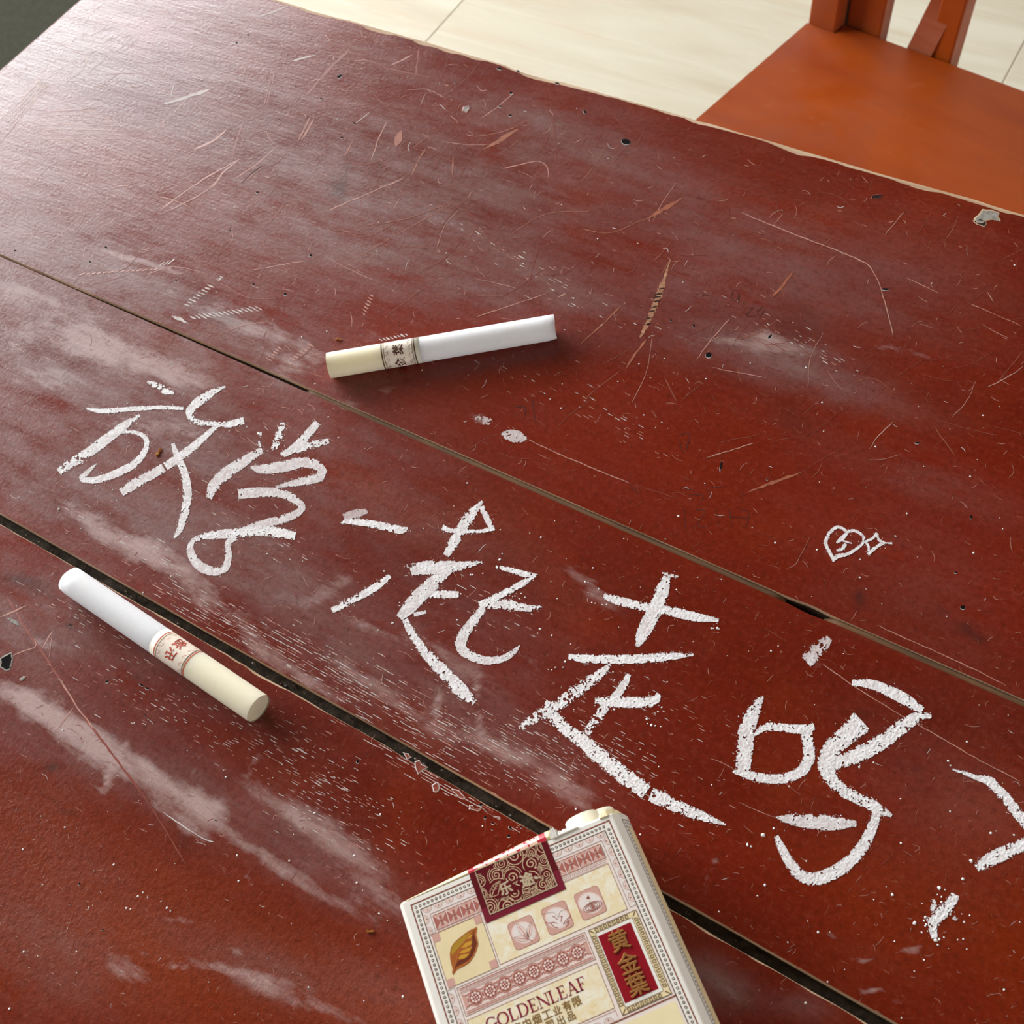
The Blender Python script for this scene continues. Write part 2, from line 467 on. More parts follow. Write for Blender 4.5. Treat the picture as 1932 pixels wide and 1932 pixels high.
# grit caught in the open seam
gb = MB()
for k in range(90):
    x = random.uniform(-.28, .13); r = random.uniform(.0002, .0007)
    cx, cy, cz = x, yc(x) + random.uniform(-.0008, .0008), TZ - .0026 + random.uniform(0, .0008)
    q = [(cx + r * math.cos(a) * random.uniform(.6, 1.3), cy + r * .6 * math.sin(a) * random.uniform(.6, 1.3), cz) for a in (0, 1.2, 2.5, 3.7, 5)]
    for i in range(5): gb.poly((q[i], q[(i + 1) % 5], (cx, cy, cz + r * .7)), 0 if k % 3 else 1)
tag(gb.build('seam_grit', [MAT['rawdark'], MAT['chip']], table), kind='stuff')

tb = MB(); tb.box((X0 + .05, -.235, TZ - .104), (X1 - .05, -.215, TZ - .025)); tb.build('apron', MAT['rawdark'], table)
tb = MB(); tb.box((X0 + .05, .215, TZ - .104), (X1 - .05, .235, TZ - .025)); tb.build('apron', MAT['rawdark'], table)
for px_, sx in ((X0 + .03, 1), (X1 - .09, 1)):
    tb = MB(); tb.box((px_ + .01, -.215, TZ - .104), (px_ + .03, .215, TZ - .025)); tb.build('apron', MAT['rawdark'], table)
legw = wood('red_brown_leg_paint', lin(96, 34, 22), lin(74, 24, 16), 20, 0.4)
for lx in (X0 + .03, X1 - .09):
    for ly in (-.245, .185):
        tb = MB(); tb.box((lx, ly, 0), (lx + .06, ly + .06, TZ - .0245)); tb.build('leg', legw, table, bevel=.003)


# ------------------------------------------------------------------ chalk writing (real, ragged deposits of chalk)
def crom(pts, step):
    P = np.asarray(pts, float)
    P = np.vstack([2 * P[0] - P[1], P, 2 * P[-1] - P[-2]])
    out = []
    for i in range(1, len(P) - 2):
        p0, p1, p2, p3 = P[i - 1], P[i], P[i + 1], P[i + 2]
        n = max(2, int(np.hypot(*(p2 - p1)[:2]) / step))
        for k in range(n):
            t = k / n
            q = 0.5 * ((2 * p1) + (-p0 + p2) * t + (2 * p0 - 5 * p1 + 4 * p2 - p3) * t * t + (-p0 + 3 * p1 - 3 * p2 + p3) * t ** 3)
            out.append(q)
    out.append(P[-2])
    out = np.array(out)
    out[:, 2] = np.maximum(out[:, 2], 1.0)
    return out


class Chalk:
    def __init__(self): self.V, self.F, self.T, self.n = [], [], [], 0

    def stroke(self, pts, dens=0.8, seed=0, grain=3.2, thick=1.0, soft=0.0):
        C = crom(pts, 1.15)
        tan = np.gradient(C[:, :2], axis=0); tan /= np.maximum(np.linalg.norm(tan, axis=1, keepdims=True), 1e-9)
        nor = np.stack([-tan[:, 1], tan[:, 0]], -1)
        m = max(4, int(C[:, 2].max() / 1.15)) + 1
        s = np.linspace(-1, 1, m)
        G = C[:, None, :2] + nor[:, None, :] * (s[None, :, None] * C[:, None, 2:3] * 0.5)
        G = G + rng.uniform(-.42, .42, G.shape)
        W = atn(G)
        n1 = vnoise(G[..., 0] / grain, G[..., 1] / grain, seed + 100)
        n2 = vnoise(G[..., 0] / (grain * 2.7), G[..., 1] / (grain * 2.7), seed + 200)
        n3 = vnoise(G[..., 0] / 1.6, G[..., 1] / 1.6, seed + 300)
        nz = .36 * n1 + .26 * n2 + .38 * n3
        h = .00004 + .00009 * n1 * thick
        W[..., 2] = TZ + h
        edge = 1 - np.abs(s)[None, :] ** 3.5 * .55
        cov = dens * edge
        # uniformise the noise roughly
        keepv = (nz - .25) / .5 < cov + .05
        k = keepv[:-1, :-1] & keepv[1:, :-1] | keepv[1:, 1:] & keepv[:-1, 1:]
        idx = np.arange(C.shape[0] * m).reshape(C.shape[0], m) + self.n
        f = np.stack([idx[:-1, :-1], idx[1:, :-1], idx[1:, 1:], idx[:-1, 1:]], -1)[k]
        self.V.append(W.reshape(-1, 3)); self.F.append(f)
        th = np.clip(thick * (.44 + .42 * n2 + .42 * n3 + .22 * n1) - soft * np.abs(s)[None, :] ** 2, 0, 1)
        self.T.append(th.reshape(-1)); self.n += C.shape[0] * m
        # loose powder beside the stroke
        cnt = max(4, int(len(C) * 1.15 / 5))
        i = rng.integers(0, len(C), cnt); sg = rng.choice([-1, 1], cnt)
        P = C[i, :2] + nor[i] * (sg * (C[i, 2] * .5 + rng.exponential(1.8, cnt) - .6))[:, None]
        r = rng.uniform(.45, 1.15, cnt)[:, None]; a0 = rng.uniform(0, 6.28, cnt)
        D = [P + r * np.stack([np.cos(a0 + k * 1.57), np.sin(a0 + k * 1.57)], -1) * rng.uniform(.6, 1.2, (cnt, 1)) for k in range(4)]
        Q = atn(np.stack(D, 1)); Q[..., 2] = TZ + .00006
        self.V.append(Q.reshape(-1, 3)); self.T.append(np.full(cnt * 4, .9 * thick))
        self.F.append(np.arange(cnt * 4).reshape(cnt, 4) + self.n); self.n += cnt * 4

    def blob(self, c, rx, ry, ang, dens=.6, seed=0, thick=.8):
        d = np.array([math.cos(math.radians(ang)), math.sin(math.radians(ang))])
        self.stroke([(c[0] - d[0] * rx, c[1] - d[1] * rx, ry * .7), (c[0] - d[0] * rx * .4, c[1] - d[1] * rx * .4, ry * 1.9), (c[0] + d[0] * rx * .4, c[1] + d[1] * rx * .4, ry * 2), (c[0] + d[0] * rx, c[1] + d[1] * rx, ry * .8)], dens, seed, thick=thick)

    def build(self, name, label):
        V = np.vstack(self.V); F = np.vstack(self.F); T = np.concatenate(self.T)
        used = np.unique(F); re = np.full(len(V), -1); re[used] = np.arange(len(used))
        # faces whose winding looks down are turned up
        V, T, F = V[used], T[used], re[F]
        a, b, c = V[F[:, 0]], V[F[:, 1]], V[F[:, 2]]
        nz = np.cross(b - a, c - a)[:, 2]
        F[nz < 0] = F[nz < 0][:, ::-1]
        o = mesh_obj(name, V, F, MAT['chalk'], table, None, True, dict(thick=T))
        if label: o['label'] = label
        return o


ZA, ZB, ZC, ZD = Z(90, 680, .31056), Z(600, 920, .2381), Z(940, 1060, .26916), Z(1340, 1180, .30642)
ZE, ZF = Z(1600, 1400, .2753), Z(1500, 960, .2236)

fang = Chalk()
for i, (p, d, t) in enumerate([
    ([(605, 130, 12), (655, 152, 38), (715, 183, 45), (768, 202, 14)], .68, 1),
    ([(235, 292, 10), (330, 308, 28), (500, 297, 28), (680, 287, 24), (825, 293, 20)], .9, 1),
    ([(560, 332, 14), (460, 402, 50), (320, 508, 62), (255, 556, 60)], .97, .86),
    ([(262, 548, 58), (200, 592, 60), (130, 632, 56), (70, 682, 46)], .72, .95),
    ([(440, 435, 16), (520, 437, 22), (580, 458, 28), (603, 497, 30), (588, 556, 36), (530, 626, 44), (430, 682, 48), (310, 724, 42), (225, 728, 34), (195, 705, 20)], .97, .86),
    ([(205, 712, 34), (250, 672, 26), (298, 628, 6)], .95, .7),
    ([(1080, 158, 8), (1000, 196, 40), (920, 250, 56), (868, 302, 50), (868, 343, 40), (905, 375, 34), (1000, 385, 32), (1100, 388, 40), (1192, 366, 44)], .93, .9),
    ([(1030, 395, 24), (900, 512, 46), (780, 602, 50), (715, 645, 52)], .97, .88),
    ([(705, 652, 56), (640, 690, 55), (540, 745, 60), (448, 805, 50)], .95, .76),
    ([(760, 505, 22), (790, 590, 42), (830, 680, 46), (848, 790, 54), (835, 920, 52), (800, 1030, 36), (768, 1080, 10)], .97, .84)]):
    fang.stroke(ZA(p), d, 10 + i, thick=t)
fang.build('chalk_character', 'chalk character at the left end of the writing, above the lower cigarette')

xue = Chalk()
for i, (p, d, t) in enumerate([
    ([(1283, 490, 8), (1290, 520, 14), (1296, 548, 24)], .8, 1),
    ([(1300, 545, 40), (1180, 622, 64), (1080, 690, 74), (1010, 762, 68), (980, 838, 36)], .97, .72),
    ([(1430, 368, 22), (1412, 440, 56), (1372, 545, 34)], .66, 1),
    ([(1640, 378, 40), (1580, 450, 50), (1510, 522, 50), (1430, 575, 36)], .93, .8),
    ([(1710, 490, 30), (1600, 515, 46), (1500, 548, 44), (1415, 572, 26)], .72, .85),
    ([(1232, 650, 16), (1300, 662, 54), (1420, 647, 70), (1540, 622, 64), (1622, 632, 62), (1670, 680, 54), (1640, 712, 58), (1520, 742, 44), (1385, 770, 14)], .97, .7),
    ([(1158, 812, 62), (1280, 803, 60), (1400, 806, 54), (1490, 838, 50), (1545, 890, 42), (1510, 932, 46), (1420, 966, 50), (1290, 1000, 48), (1190, 1032, 40)], .97, .68),
    ([(1505, 1068, 50), (1400, 1045, 60), (1280, 1035, 64), (1150, 1050, 58), (1050, 1056, 54), (950, 1070, 42), (885, 1092, 22)], .86, .92),
    ([(890, 1085, 20), (866, 1140, 40), (890, 1212, 54), (950, 1265, 60), (1030, 1283, 50), (1080, 1258, 46), (1100, 1190, 40), (1096, 1112, 36), (1140, 1075, 40)], .97, .74),
    ([(1272, 445, 20), (1300, 447, 22)], .7, 1)]):
    xue.stroke(ZA(p), d, 40 + i, thick=t)
xue.build('chalk_character', 'tall chalk character of stacked curves ending in a loop')

yi = Chalk()
yi.stroke(ZB([(180, 280, 8), (250, 266, 46), (400, 286, 58), (560, 316, 62), (660, 336, 60), (712, 320, 14)]), .9, 61, thick=.95)
yi.stroke(ZB([(205, 240, 60), (260, 220, 70), (330, 200, 60), (392, 190, 30)]), .97, 62, thick=.42)
yi.build('chalk_character', 'single short slanted chalk stroke')

tri = Chalk()
for i, (p, d, t) in enumerate([
    ([(1303, 108, 18), (1220, 205, 76), (1150, 305, 82), (1080, 425, 82), (1015, 540, 52)], .93, .85),
    ([(1292, 150, 46), (1336, 238, 48), (1372, 322, 44)], .95, .78),
    ([(985, 315, 44), (1050, 340, 36), (1180, 346, 30), (1300, 345, 28), (1398, 318, 44)], .9, .95)]):
    tri.stroke(ZB(p), d, 70 + i, thick=t)
tri.build('chalk_mark', 'chalk triangle with a tail, like an arrow head')

qi = Chalk()
for i, (p, d, t) in enumerate([
    ([(735, 665, 70), (830, 640, 108), (980, 632, 104), (1120, 622, 74), (1300, 592, 24)], .93, .85),
    ([(680, 630, 14), (720, 622, 30), (775, 600, 10)], .45, .6),
    ([(1050, 640, 60), (920, 752, 108), (800, 862, 116), (720, 952, 108), (645, 1032, 60)], .96, .8),
    ([(885, 850, 56), (1000, 846, 58), (1115, 848, 50)], .88, .95),
    ([(110, 975, 44), (200, 930, 56), (330, 862, 56), (450, 792, 60), (572, 700, 40)], .86, .95),
    ([(690, 1045, 46), (740, 1150, 66), (820, 1270, 78), (930, 1392, 96), (1050, 1522, 110), (1150, 1622, 104), (1242, 1705, 48)], .86, .95),
    ([(760, 1008, 34), (855, 985, 26)], .75, .9),
    ([(1408, 628, 26), (1520, 652, 38), (1640, 686, 46), (1740, 690, 8)], .88, .95),
    ([(1722, 692, 36), (1600, 772, 52), (1450, 852, 56), (1330, 912, 62), (1278, 932, 56)], .84, .95),
    ([(1300, 930, 60), (1450, 920, 92), (1600, 946, 66), (1700, 958, 50), (1775, 942, 12)], .72, .9),
    ([(1310, 955, 60), (1230, 1060, 76), (1152, 1170, 86), (1132, 1260, 86), (1190, 1322, 76), (1320, 1370, 66), (1450, 1360, 56), (1540, 1312, 46), (1598, 1252, 16)], .93, .8)]):
    qi.stroke(ZB(p), d, 90 + i, thick=t)
qi.build('chalk_character', 'wide chalk character in the middle with two long curved tails')

zou = Chalk()
for i, (p, d, t, g) in enumerate([
    ([(738, 240, 36), (820, 266, 60), (1000, 312, 62), (1200, 347, 66), (1380, 386, 64), (1545, 412, 22)], .88, .95, 3.2),
    ([(1182, 105, 50), (1150, 202, 96), (1110, 312, 96), (1050, 432, 104), (1000, 532, 78), (972, 595, 26)], .93, .86, 3.2),
    ([(1150, 78, 10), (1200, 95, 26), (1262, 105, 12)], .6, .8, 3),
    ([(492, 664, 40), (600, 680, 58), (800, 685, 62), (1000, 680, 64), (1200, 665, 54), (1368, 650, 14)], .93, .95, 3.2),
    ([(785, 720, 26), (680, 812, 76), (550, 906, 86), (420, 1002, 86), (280, 1082, 76), (140, 1172, 36)], .64, 1, 2.6),
    ([(915, 788, 36), (870, 880, 58), (800, 962, 56)], .93, .86, 3.2),
    ([(780, 985, 60), (740, 1030, 66), (680, 1112, 76), (615, 1205, 50)], .6, 1, 2.6),
    ([(678, 978, 46), (800, 980, 76), (950, 986, 76), (1085, 978, 70), (1125, 925, 34)], .9, .95, 3.0),
    ([(340, 1005, 46), (400, 1102, 86), (500, 1192, 90), (620, 1282, 106), (760, 1402, 114), (900, 1512, 118), (1040, 1612, 110)], .8, 1, 2.8),
    ([(1068, 1632, 100), (1150, 1665, 100), (1250, 1712, 88), (1420, 1782, 70), (1595, 1842, 12)], .82, 1, 2.8),
    ([(330, 985, 30), (362, 1000, 40)], .9, 1, 3)]):
    zou.stroke(ZC(p), d, 120 + i, thick=t, grain=g)
zou.build('chalk_character', 'chalk character with a cross on top and a long sweeping tail')

ma = Chalk()
for i, (p, d, t) in enumerate([
    ([(322, 436, 20), (270, 522, 80), (225, 642, 102), (212, 772, 102), (200, 905, 90)], .86, .86),
    ([(272, 675, 16), (340, 627, 48), (450, 630, 50), (560, 640, 56), (640, 622, 40)], .88, .95),
    ([(590, 640, 70), (600, 722, 70), (608, 812, 74), (568, 892, 68), (480, 936, 62), (370, 946, 56), (250, 926, 52), (140, 898, 18)], .86, .9),
    ([(872, 354, 40), (980, 360, 56), (1080, 396, 66), (1200, 456, 70), (1306, 525, 46)], .95, .9),
    ([(1362, 560, 22), (1280, 562, 64), (1180, 627, 88), (1050, 722, 94), (920, 792, 98), (800, 842, 80), (720, 872, 60)], .84, .95),
    ([(935, 590, 150), (870, 650, 128), (800, 712, 116), (740, 772, 112), (712, 862, 106), (745, 942, 86), (810, 1012, 76), (920, 1072, 70), (1020, 1122, 70), (1118, 1172, 22)], .86, .92),
    ([(1030, 1140, 54), (1000, 1232, 64), (950, 1342, 72), (870, 1442, 80), (760, 1522, 84), (650, 1560, 82), (560, 1542, 70), (490, 1462, 60), (440, 1372, 50), (406, 1296, 28)], .92, .88),
    ([(405, 1182, 6), (480, 1192, 58), (600, 1206, 88), (750, 1217, 90), (900, 1222, 36)], .9, .74)]):
    ma.stroke(ZD(p), d, 160 + i, thick=t)
ma.build('chalk_character', 'rounded chalk character near the right edge with a square box at its left')

qm = Chalk()
qm.stroke(ZD([(1492, 886, 10), (1640, 936, 34), (1722, 962, 58), (1800, 1042, 62), (1880, 1142, 66), (1945, 1222, 66), (1990, 1275, 66), (1960, 1330, 72), (1830, 1392, 86), (1720, 1444, 86), (1640, 1496, 44)]), .9, 180, thick=.95)
qm.stroke(ZE([(735, 1045, 60), (700, 1112, 74), (640, 1172, 88), (580, 1235, 70), (592, 1345, 40)]), .8, 181, thick=.98)
qm.stroke(ZE([(590, 1080, 30), (585, 1130, 50), (600, 1170, 30)]), .66, 182, thick=.8)
qm.stroke(ZE([(690, 1180, 26), (745, 1218, 20)]), .7, 183, thick=.6)
qm.build('chalk_character', 'chalk question mark with its dot, at the right edge')

heart = Chalk()
for i, p in enumerate([
    [(435, 188, 26), (360, 155, 34), (290, 205, 34), (258, 285, 36), (285, 355, 34), (332, 440, 40)],
    [(318, 445, 24), (360, 400, 44), (440, 384, 34), (540, 322, 30), (582, 262, 30), (552, 212, 28), (490, 184, 30), (430, 200, 28)],
    [(445, 200, 30), (395, 250, 46), (350, 288, 24)], [(400, 270, 22), (478, 292, 14)], [(425, 295, 40), (395, 340, 38), (350, 352, 26)],
    [(692, 205, 34), (655, 248, 28), (590, 280, 26)], [(690, 208, 28), (706, 262, 28), (762, 290, 16)], [(755, 290, 20), (690, 320, 34), (612, 385, 34)], [(595, 278, 24), (620, 320, 26), (618, 360, 24)], [(760, 288, 10), (820, 292, 22)]]):
    heart.stroke([(a, b, c * .8) for a, b, c in ZF(p)], .95, 190 + i, thick=.8)
heart.build('chalk_drawing', 'small chalk heart with a spark inside and a four-pointed star beside it')

sm = Chalk()
sm.stroke(ZD([(590, 222, 86), (640, 172, 92), (700, 112, 76), (735, 78, 40)]), .62, 210, thick=.55)
sm.stroke(ZD([(600, 235, 60), (650, 190, 50)]), .5, 211, thick=.9)
sm.build('chalk_smear', 'rubbed chalk smear under the brown seam filler')
for c, rx, ry, ang, d, t in [((913, 793), 17, 8, 12, .6, .42), ((970, 823), 24, 11, 10, .75, .55)]:
    b_ = Chalk(); b_.blob(c, rx, ry, ang, d, int(c[0]), t); b_.build('chalk_smear', None)

# ------------------------------------------------------------------ scratches, crumbs and chips
class Ribbons:
    def __init__(self): self.V, self.F, self.M = [], [], []

    def add(self, pts, w, m, zoff=.00003, taper=True):
        P = np.asarray(pts, float)[:, :2]
        n = len(P)
        tan = np.gradient(P, axis=0); tan /= np.maximum(np.linalg.norm(tan, axis=1, keepdims=True), 1e-9)
        nor = np.stack([-tan[:, 1], tan[:, 0]], -1)
        ww = np.full(n, w, float) if np.isscalar(w) else np.asarray(w, float)
        if taper and n > 2 and np.isscalar(w): ww = ww * np.sin(np.linspace(.12, .88, n) * math.pi) ** .6
        A = atn(P + nor * ww[:, None] / 2); B = atn(P - nor * ww[:, None] / 2)
        zoff += (len(self.F) % 240) * 1.2e-7
        A[:, 2] += zoff; B[:, 2] += zoff
        b = len(self.V)
        for i in range(n): self.V += [A[i], B[i]]
        for i in range(n - 1):
            self.F.append((b + 2 * i, b + 2 * i + 1, b + 2 * i + 3, b + 2 * i + 2)); self.M.append(m)

    def curve(self, pts, w, m, step=9, jit=0.8, brk=0.0, zoff=.00003):
        C = crom([tuple(p[:2]) + (p[2] if len(p) > 2 else w,) for p in pts], step)
        C[:, :2] += rng.normal(0, jit, C[:, :2].shape) * .5
        ww = C[:, 2] * rng.uniform(.6, 1.25, len(C))
        ww[0] = ww[-1] = .5
        if not brk: self.add(C, ww, m, zoff); return
        i = 0
        while i < len(C) - 2:
            k = int(rng.integers(3, 9))
            if rng.random() > brk: self.add(C[i:i + k + 1], ww[i:i + k + 1], m, zoff)
            i += k

    def build(self, name, mats, kind='stuff'):
        V = np.array(self.V); F = np.array(self.F)
        a, b, c = V[F[:, 0]], V[F[:, 1]], V[F[:, 2]]
        nz = np.cross(b - a, c - a)[:, 2]
        F[nz < 0] = F[nz < 0][:, ::-1]
        o = mesh_obj(name, V, F, mats, table, self.M)
        return tag(o, kind=kind)


SM = [MAT['scr_pale'], MAT['scr_white'], MAT['scr_rose'], MAT['scr_tan'], MAT['scr_dark'], MAT['ink']]
PALE, WHITE, ROSE, TAN, DARK, INK = range(6)
rb = Ribbons()
Za, Zb, Zc, Zd, Ze = Z(0, 0, .3623), Z(400, 0, .5176), Z(900, 400, .5342), Z(0, 400, .5), Z(0, 1100, .20704)
Zf, Zg = Z(0, 1350, .40373), Z(700, 1300, .20704)
for (f, p, w, m) in [
    (Ze, [(60, 120), (140, 250), (260, 450), (380, 620), (470, 760), (560, 900), (640, 1030), (720, 1160), (850, 1330), (1000, 1530), (1150, 1730), (1290, 1905)], 4.2, ROSE),
    (Ze, [(560, 900), (640, 1030), (720, 1160), (790, 1240), (850, 1330)], 3.0, PALE), (Ze, [(0, 310), (100, 270), (240, 205)], 2.6, PALE), (Ze, [(485, 430), (430, 520), (385, 610)], 2.4, PALE), (Ze, [(475, 440), (465, 560), (448, 680)], 1.6, PALE), (Ze, [(310, 510), (325, 540), (318, 590), (220, 620), (115, 665)], 2.2, PALE), (Ze, [(670, 1140), (600, 1230), (530, 1330)], 2, PALE), (Ze, [(780, 690), (720, 780), (665, 880)], 1.5, ROSE),
    (Zf, [(560, 230), (650, 350), (740, 480), (800, 580), (870, 700)], 2.4, ROSE), (Zf, [(760, 450), (860, 520), (960, 580), (1000, 590)], 2, WHITE),
    (ZD, [(690, 238), (880, 370), (1150, 540), (1400, 680), (1640, 820), (1905, 958)], 1.7, PALE), (ZD, [(180, 1090), (300, 1145), (410, 1185)], 1.3, PALE), (ZD, [(0, 820), (60, 840), (140, 880)], 1.4, PALE), (ZD, [(340, 20), (480, 105)], 1.2, ROSE), (ZD, [(400, 920), (560, 1050)], 3, ROSE),
    (ZF, [(700, 985), (970, 1110), (1200, 1210), (1500, 1350), (1780, 1490)], 1.5, PALE), (ZF, [(125, 225), (90, 310), (30, 420)], 1.5, TAN),
    (Zc, [(930, 0), (1110, 75), (1330, 160), (1400, 210), (1440, 320), (1470, 438)], 2.0, PALE), (Zc, [(1530, 240), (1630, 285)], 1.3, PALE), (Zc, [(1745, 325), (1920, 400)], 1.3, PALE), (Zc, [(1800, 280), (1825, 320)], 1.8, PALE), (Zc, [(175, 802), (320, 868), (540, 958)], 1.6, PALE), (Zc, [(560, 965), (700, 1010)], 1.2, ROSE),
    (Zc, [(893, 376), (820, 460), (775, 522)], 1.9, PALE), (Zc, [(1118, 206, 1), (1080, 260, 7), (1040, 302, 2)], 4, TAN), (Zc, [(1150, 918, 1), (1060, 950, 6), (955, 990, 2)], 4, TAN), (Zc, [(975, 818), (810, 868)], 1.6, PALE), (Zc, [(1000, 785), (850, 815)], 1.2, ROSE), (Zc, [(1470, 740), (1420, 790), (1385, 838)], 1.8, PALE), (Zc, [(1618, 760), (1650, 810), (1690, 862)], 1.6, TAN), (Zc, [(1930, 545), (1880, 580), (1800, 620)], 1.6, PALE), (Zc, [(510, 330), (440, 400), (360, 470)], 2.5, TAN), (Zc, [(660, 580), (690, 640), (705, 670)], 2.4, ROSE), (Zc, [(600, 450), (560, 500), (525, 555)], 4, TAN), (Zc, [(530, 490), (440, 540)], 1.8, ROSE), (Zc, [(690, 100), (640, 160), (600, 190)], 2, ROSE), (Zc, [(830, 550), (1020, 585)], 1.2, PALE), (Zc, [(640, 200), (770, 245)], 1.4, ROSE), (Zc, [(1510, 0), (1440, 80)], 1.6, PALE), (Zc, [(0, 370), (120, 330), (240, 290)], 1.3, PALE), (Zc, [(285, 302, 1), (320, 286, 5)], 3, PALE), (Zc, [(220, 120), (195, 200), (180, 270)], 1.3, ROSE), (Zc, [(370, 60), (470, 75), (560, 40), (660, 0)], 1.4, TAN), (Zc, [(1240, 640), (1180, 690), (1150, 720)], 1.2, ROSE),
    (Zb, [(700, 648), (560, 710), (420, 768)], 1.8, PALE), (Zb, [(690, 640), (530, 700), (400, 730)], 1.3, ROSE), (Zb, [(880, 740), (700, 840), (490, 960)], 1.3, TAN), (Zb, [(1225, 650), (1222, 610), (1190, 590), (1130, 598), (1060, 616)], 1.6, PALE), (Zb, [(140, 985), (230, 970), (335, 952)], 1.4, PALE), (Zb, [(1720, 718, 1), (1660, 755, 8), (1595, 792, 3)], 5, TAN), (Zb, [(375, 425, 1), (345, 480, 6), (325, 512, 3)], 4, TAN), (Zb, [(690, 475, 2), (680, 505, 14), (668, 535, 3)], 8, TAN), (Zb, [(1120, 468, 2), (1060, 505, 7), (990, 545, 2)], 4, TAN), (Zb, [(780, 540), (750, 590), (725, 645)], 2.2, TAN), (Zb, [(640, 440), (610, 500), (580, 585)], 1.8, PALE), (Zb, [(265, 742), (240, 775), (212, 812)], 2.4, ROSE), (Zb, [(190, 600), (150, 630), (108, 668)], 3, DARK), (Zb, [(90, 590), (40, 630), (0, 685)], 2.6, PALE), (Zb, [(1100, 340), (1040, 390), (980, 432)], 1.5, PALE), (Zb, [(1245, 410), (1250, 500), (1252, 600)], 1.6, ROSE), (Zb, [(1430, 380), (1480, 440), (1530, 500)], 1.3, ROSE), (Zb, [(775, 345), (760, 385)], 2.2, PALE), (Zb, [(1230, 490), (1200, 550)], 2.2, ROSE), (Zb, [(880, 570), (875, 640)], 3, TAN), (Zb, [(1150, 440), (1060, 480), (960, 500)], 1.4, TAN), (Zb, [(1390, 640), (1440, 740), (1450, 800)], 1.2, ROSE), (Zb, [(1660, 600), (1780, 690)], 1.1, ROSE), (Zb, [(480, 590), (560, 600), (640, 580)], 1.3, ROSE), (Zb, [(1380, 770), (1220, 780), (1080, 860)], 1.2, TAN), (Zb, [(1670, 945), (1640, 1000)], 2, TAN), (Zb, [(560, 820), (700, 800), (870, 740)], 1.1, TAN), (Zb, [(230, 250), (205, 360), (170, 430)], 1.6, ROSE), (Zb, [(500, 180), (420, 260), (340, 350)], 4.5, ROSE), (Zb, [(755, 170), (742, 280)], 3, ROSE), (Zb, [(380, 200), (330, 212), (290, 224)], 2.8, WHITE), (Zb, [(575, 410), (520, 452)], 1.8, WHITE), (Zb, [(730, 200), (650, 240)], 2, PALE), (Zb, [(600, 240), (720, 268), (800, 282)], 2, ROSE), (Zb, [(240, 530), (160, 600), (80, 655)], 1.6, PALE),
    (Za, [(480, 260), (430, 350), (395, 385), (358, 418)], 3.2, WHITE), (Za, [(682, 205), (640, 240), (588, 276)], 2.4, WHITE), (Za, [(1095, 462, 5), (1040, 485, 6), (1000, 497, 5), (845, 545, 3)], 4, WHITE), (Za, [(912, 418), (885, 515)], 1.8, WHITE), (Za, [(1183, 675), (1110, 735), (1005, 782)], 3, PALE), (Za, [(1250, 828), (1100, 910), (960, 1000), (830, 1098)], 2.2, PALE), (Za, [(1160, 920), (1050, 1010), (870, 1102)], 1.8, PALE), (Za, [(1490, 35), (1420, 65), (1340, 88)], 2.6, WHITE), (Za, [(585, 190), (548, 222)], 4, WHITE), (Za, [(560, 290), (500, 345), (460, 380)], 2, WHITE), (Za, [(880, 355), (835, 410)], 2, PALE), (Za, [(1620, 600), (1580, 680), (1550, 740)], 3, TAN), (Za, [(1845, 720), (1790, 820)], 2, TAN), (Za, [(1380, 858), (1265, 950)], 3, ROSE), (Za, [(1275, 620), (1240, 710), (1205, 830)], 3, ROSE), (Za, [(1420, 380), (1390, 500), (1370, 560)], 2, ROSE), (Za, [(100, 560), (300, 580), (480, 560)], 2, ROSE), (Za, [(600, 970), (680, 965)], 2.4, PALE)]:
    rb.curve(f(p) if len(p[0]) == 2 else [(q[0], q[1], c[2]) for q, c in zip(f([c[:2] for c in p]), p)], w, m)
# hatching of saw-like nicks beside the seam, upper left
for (xa, ya, xb, yb_, n, dx, dy, m) in [(655, 398, 700, 412, 5, 42, 34, WHITE), (720, 400, 985, 362, 15, 44, 22, WHITE), (700, 356, 800, 275, 9, 34, 14, WHITE), (820, 260, 838, 244, 3, 20, 14, WHITE), (1370, 390, 1405, 310, 7, 24, 16, PALE), (1180, 500, 1100, 560, 7, 30, 14, PALE), (1060, 510, 1010, 560, 6, 30, 14, PALE), (1430, 485, 1540, 462, 8, 20, 12, WHITE), (300, 235, 600, 215, 14, 30, -10, PALE), (600, 200, 655, 185, 3, -40, 30, WHITE)]:
    for k in range(n):
        t = (k + .5) / n
        x, y = xa + (xb - xa) * t, ya + (yb_ - ya) * t
        s_ = rng.uniform(.6, 1.1)
        rb.curve(Zd([(x - dx * .4 * s_, y - dy * .4 * s_), (x, y), (x + dx * .4 * s_, y + dy * .4 * s_)]), rng.uniform(1.6, 3.0), m, 6, .5)
# the long rubbed lines fanning in the upper left corner of the board
for k in range(9):
    t = k / 9
    rb.curve(Za([(210 + 60 * t, 410 + 40 * t), (110 + 60 * t, 520 + 30 * t), (0 + 70 * t, 620 + 45 * t)]), 1.3, WHITE if k % 2 else PALE, 10, .8)
for k in range(7):
    rb.curve(Za([(200, 590 + 22 * k), (380, 570 + 26 * k), (560 + 20 * k, 600 + 20 * k)]), 1.1, PALE, 12, 1.0)
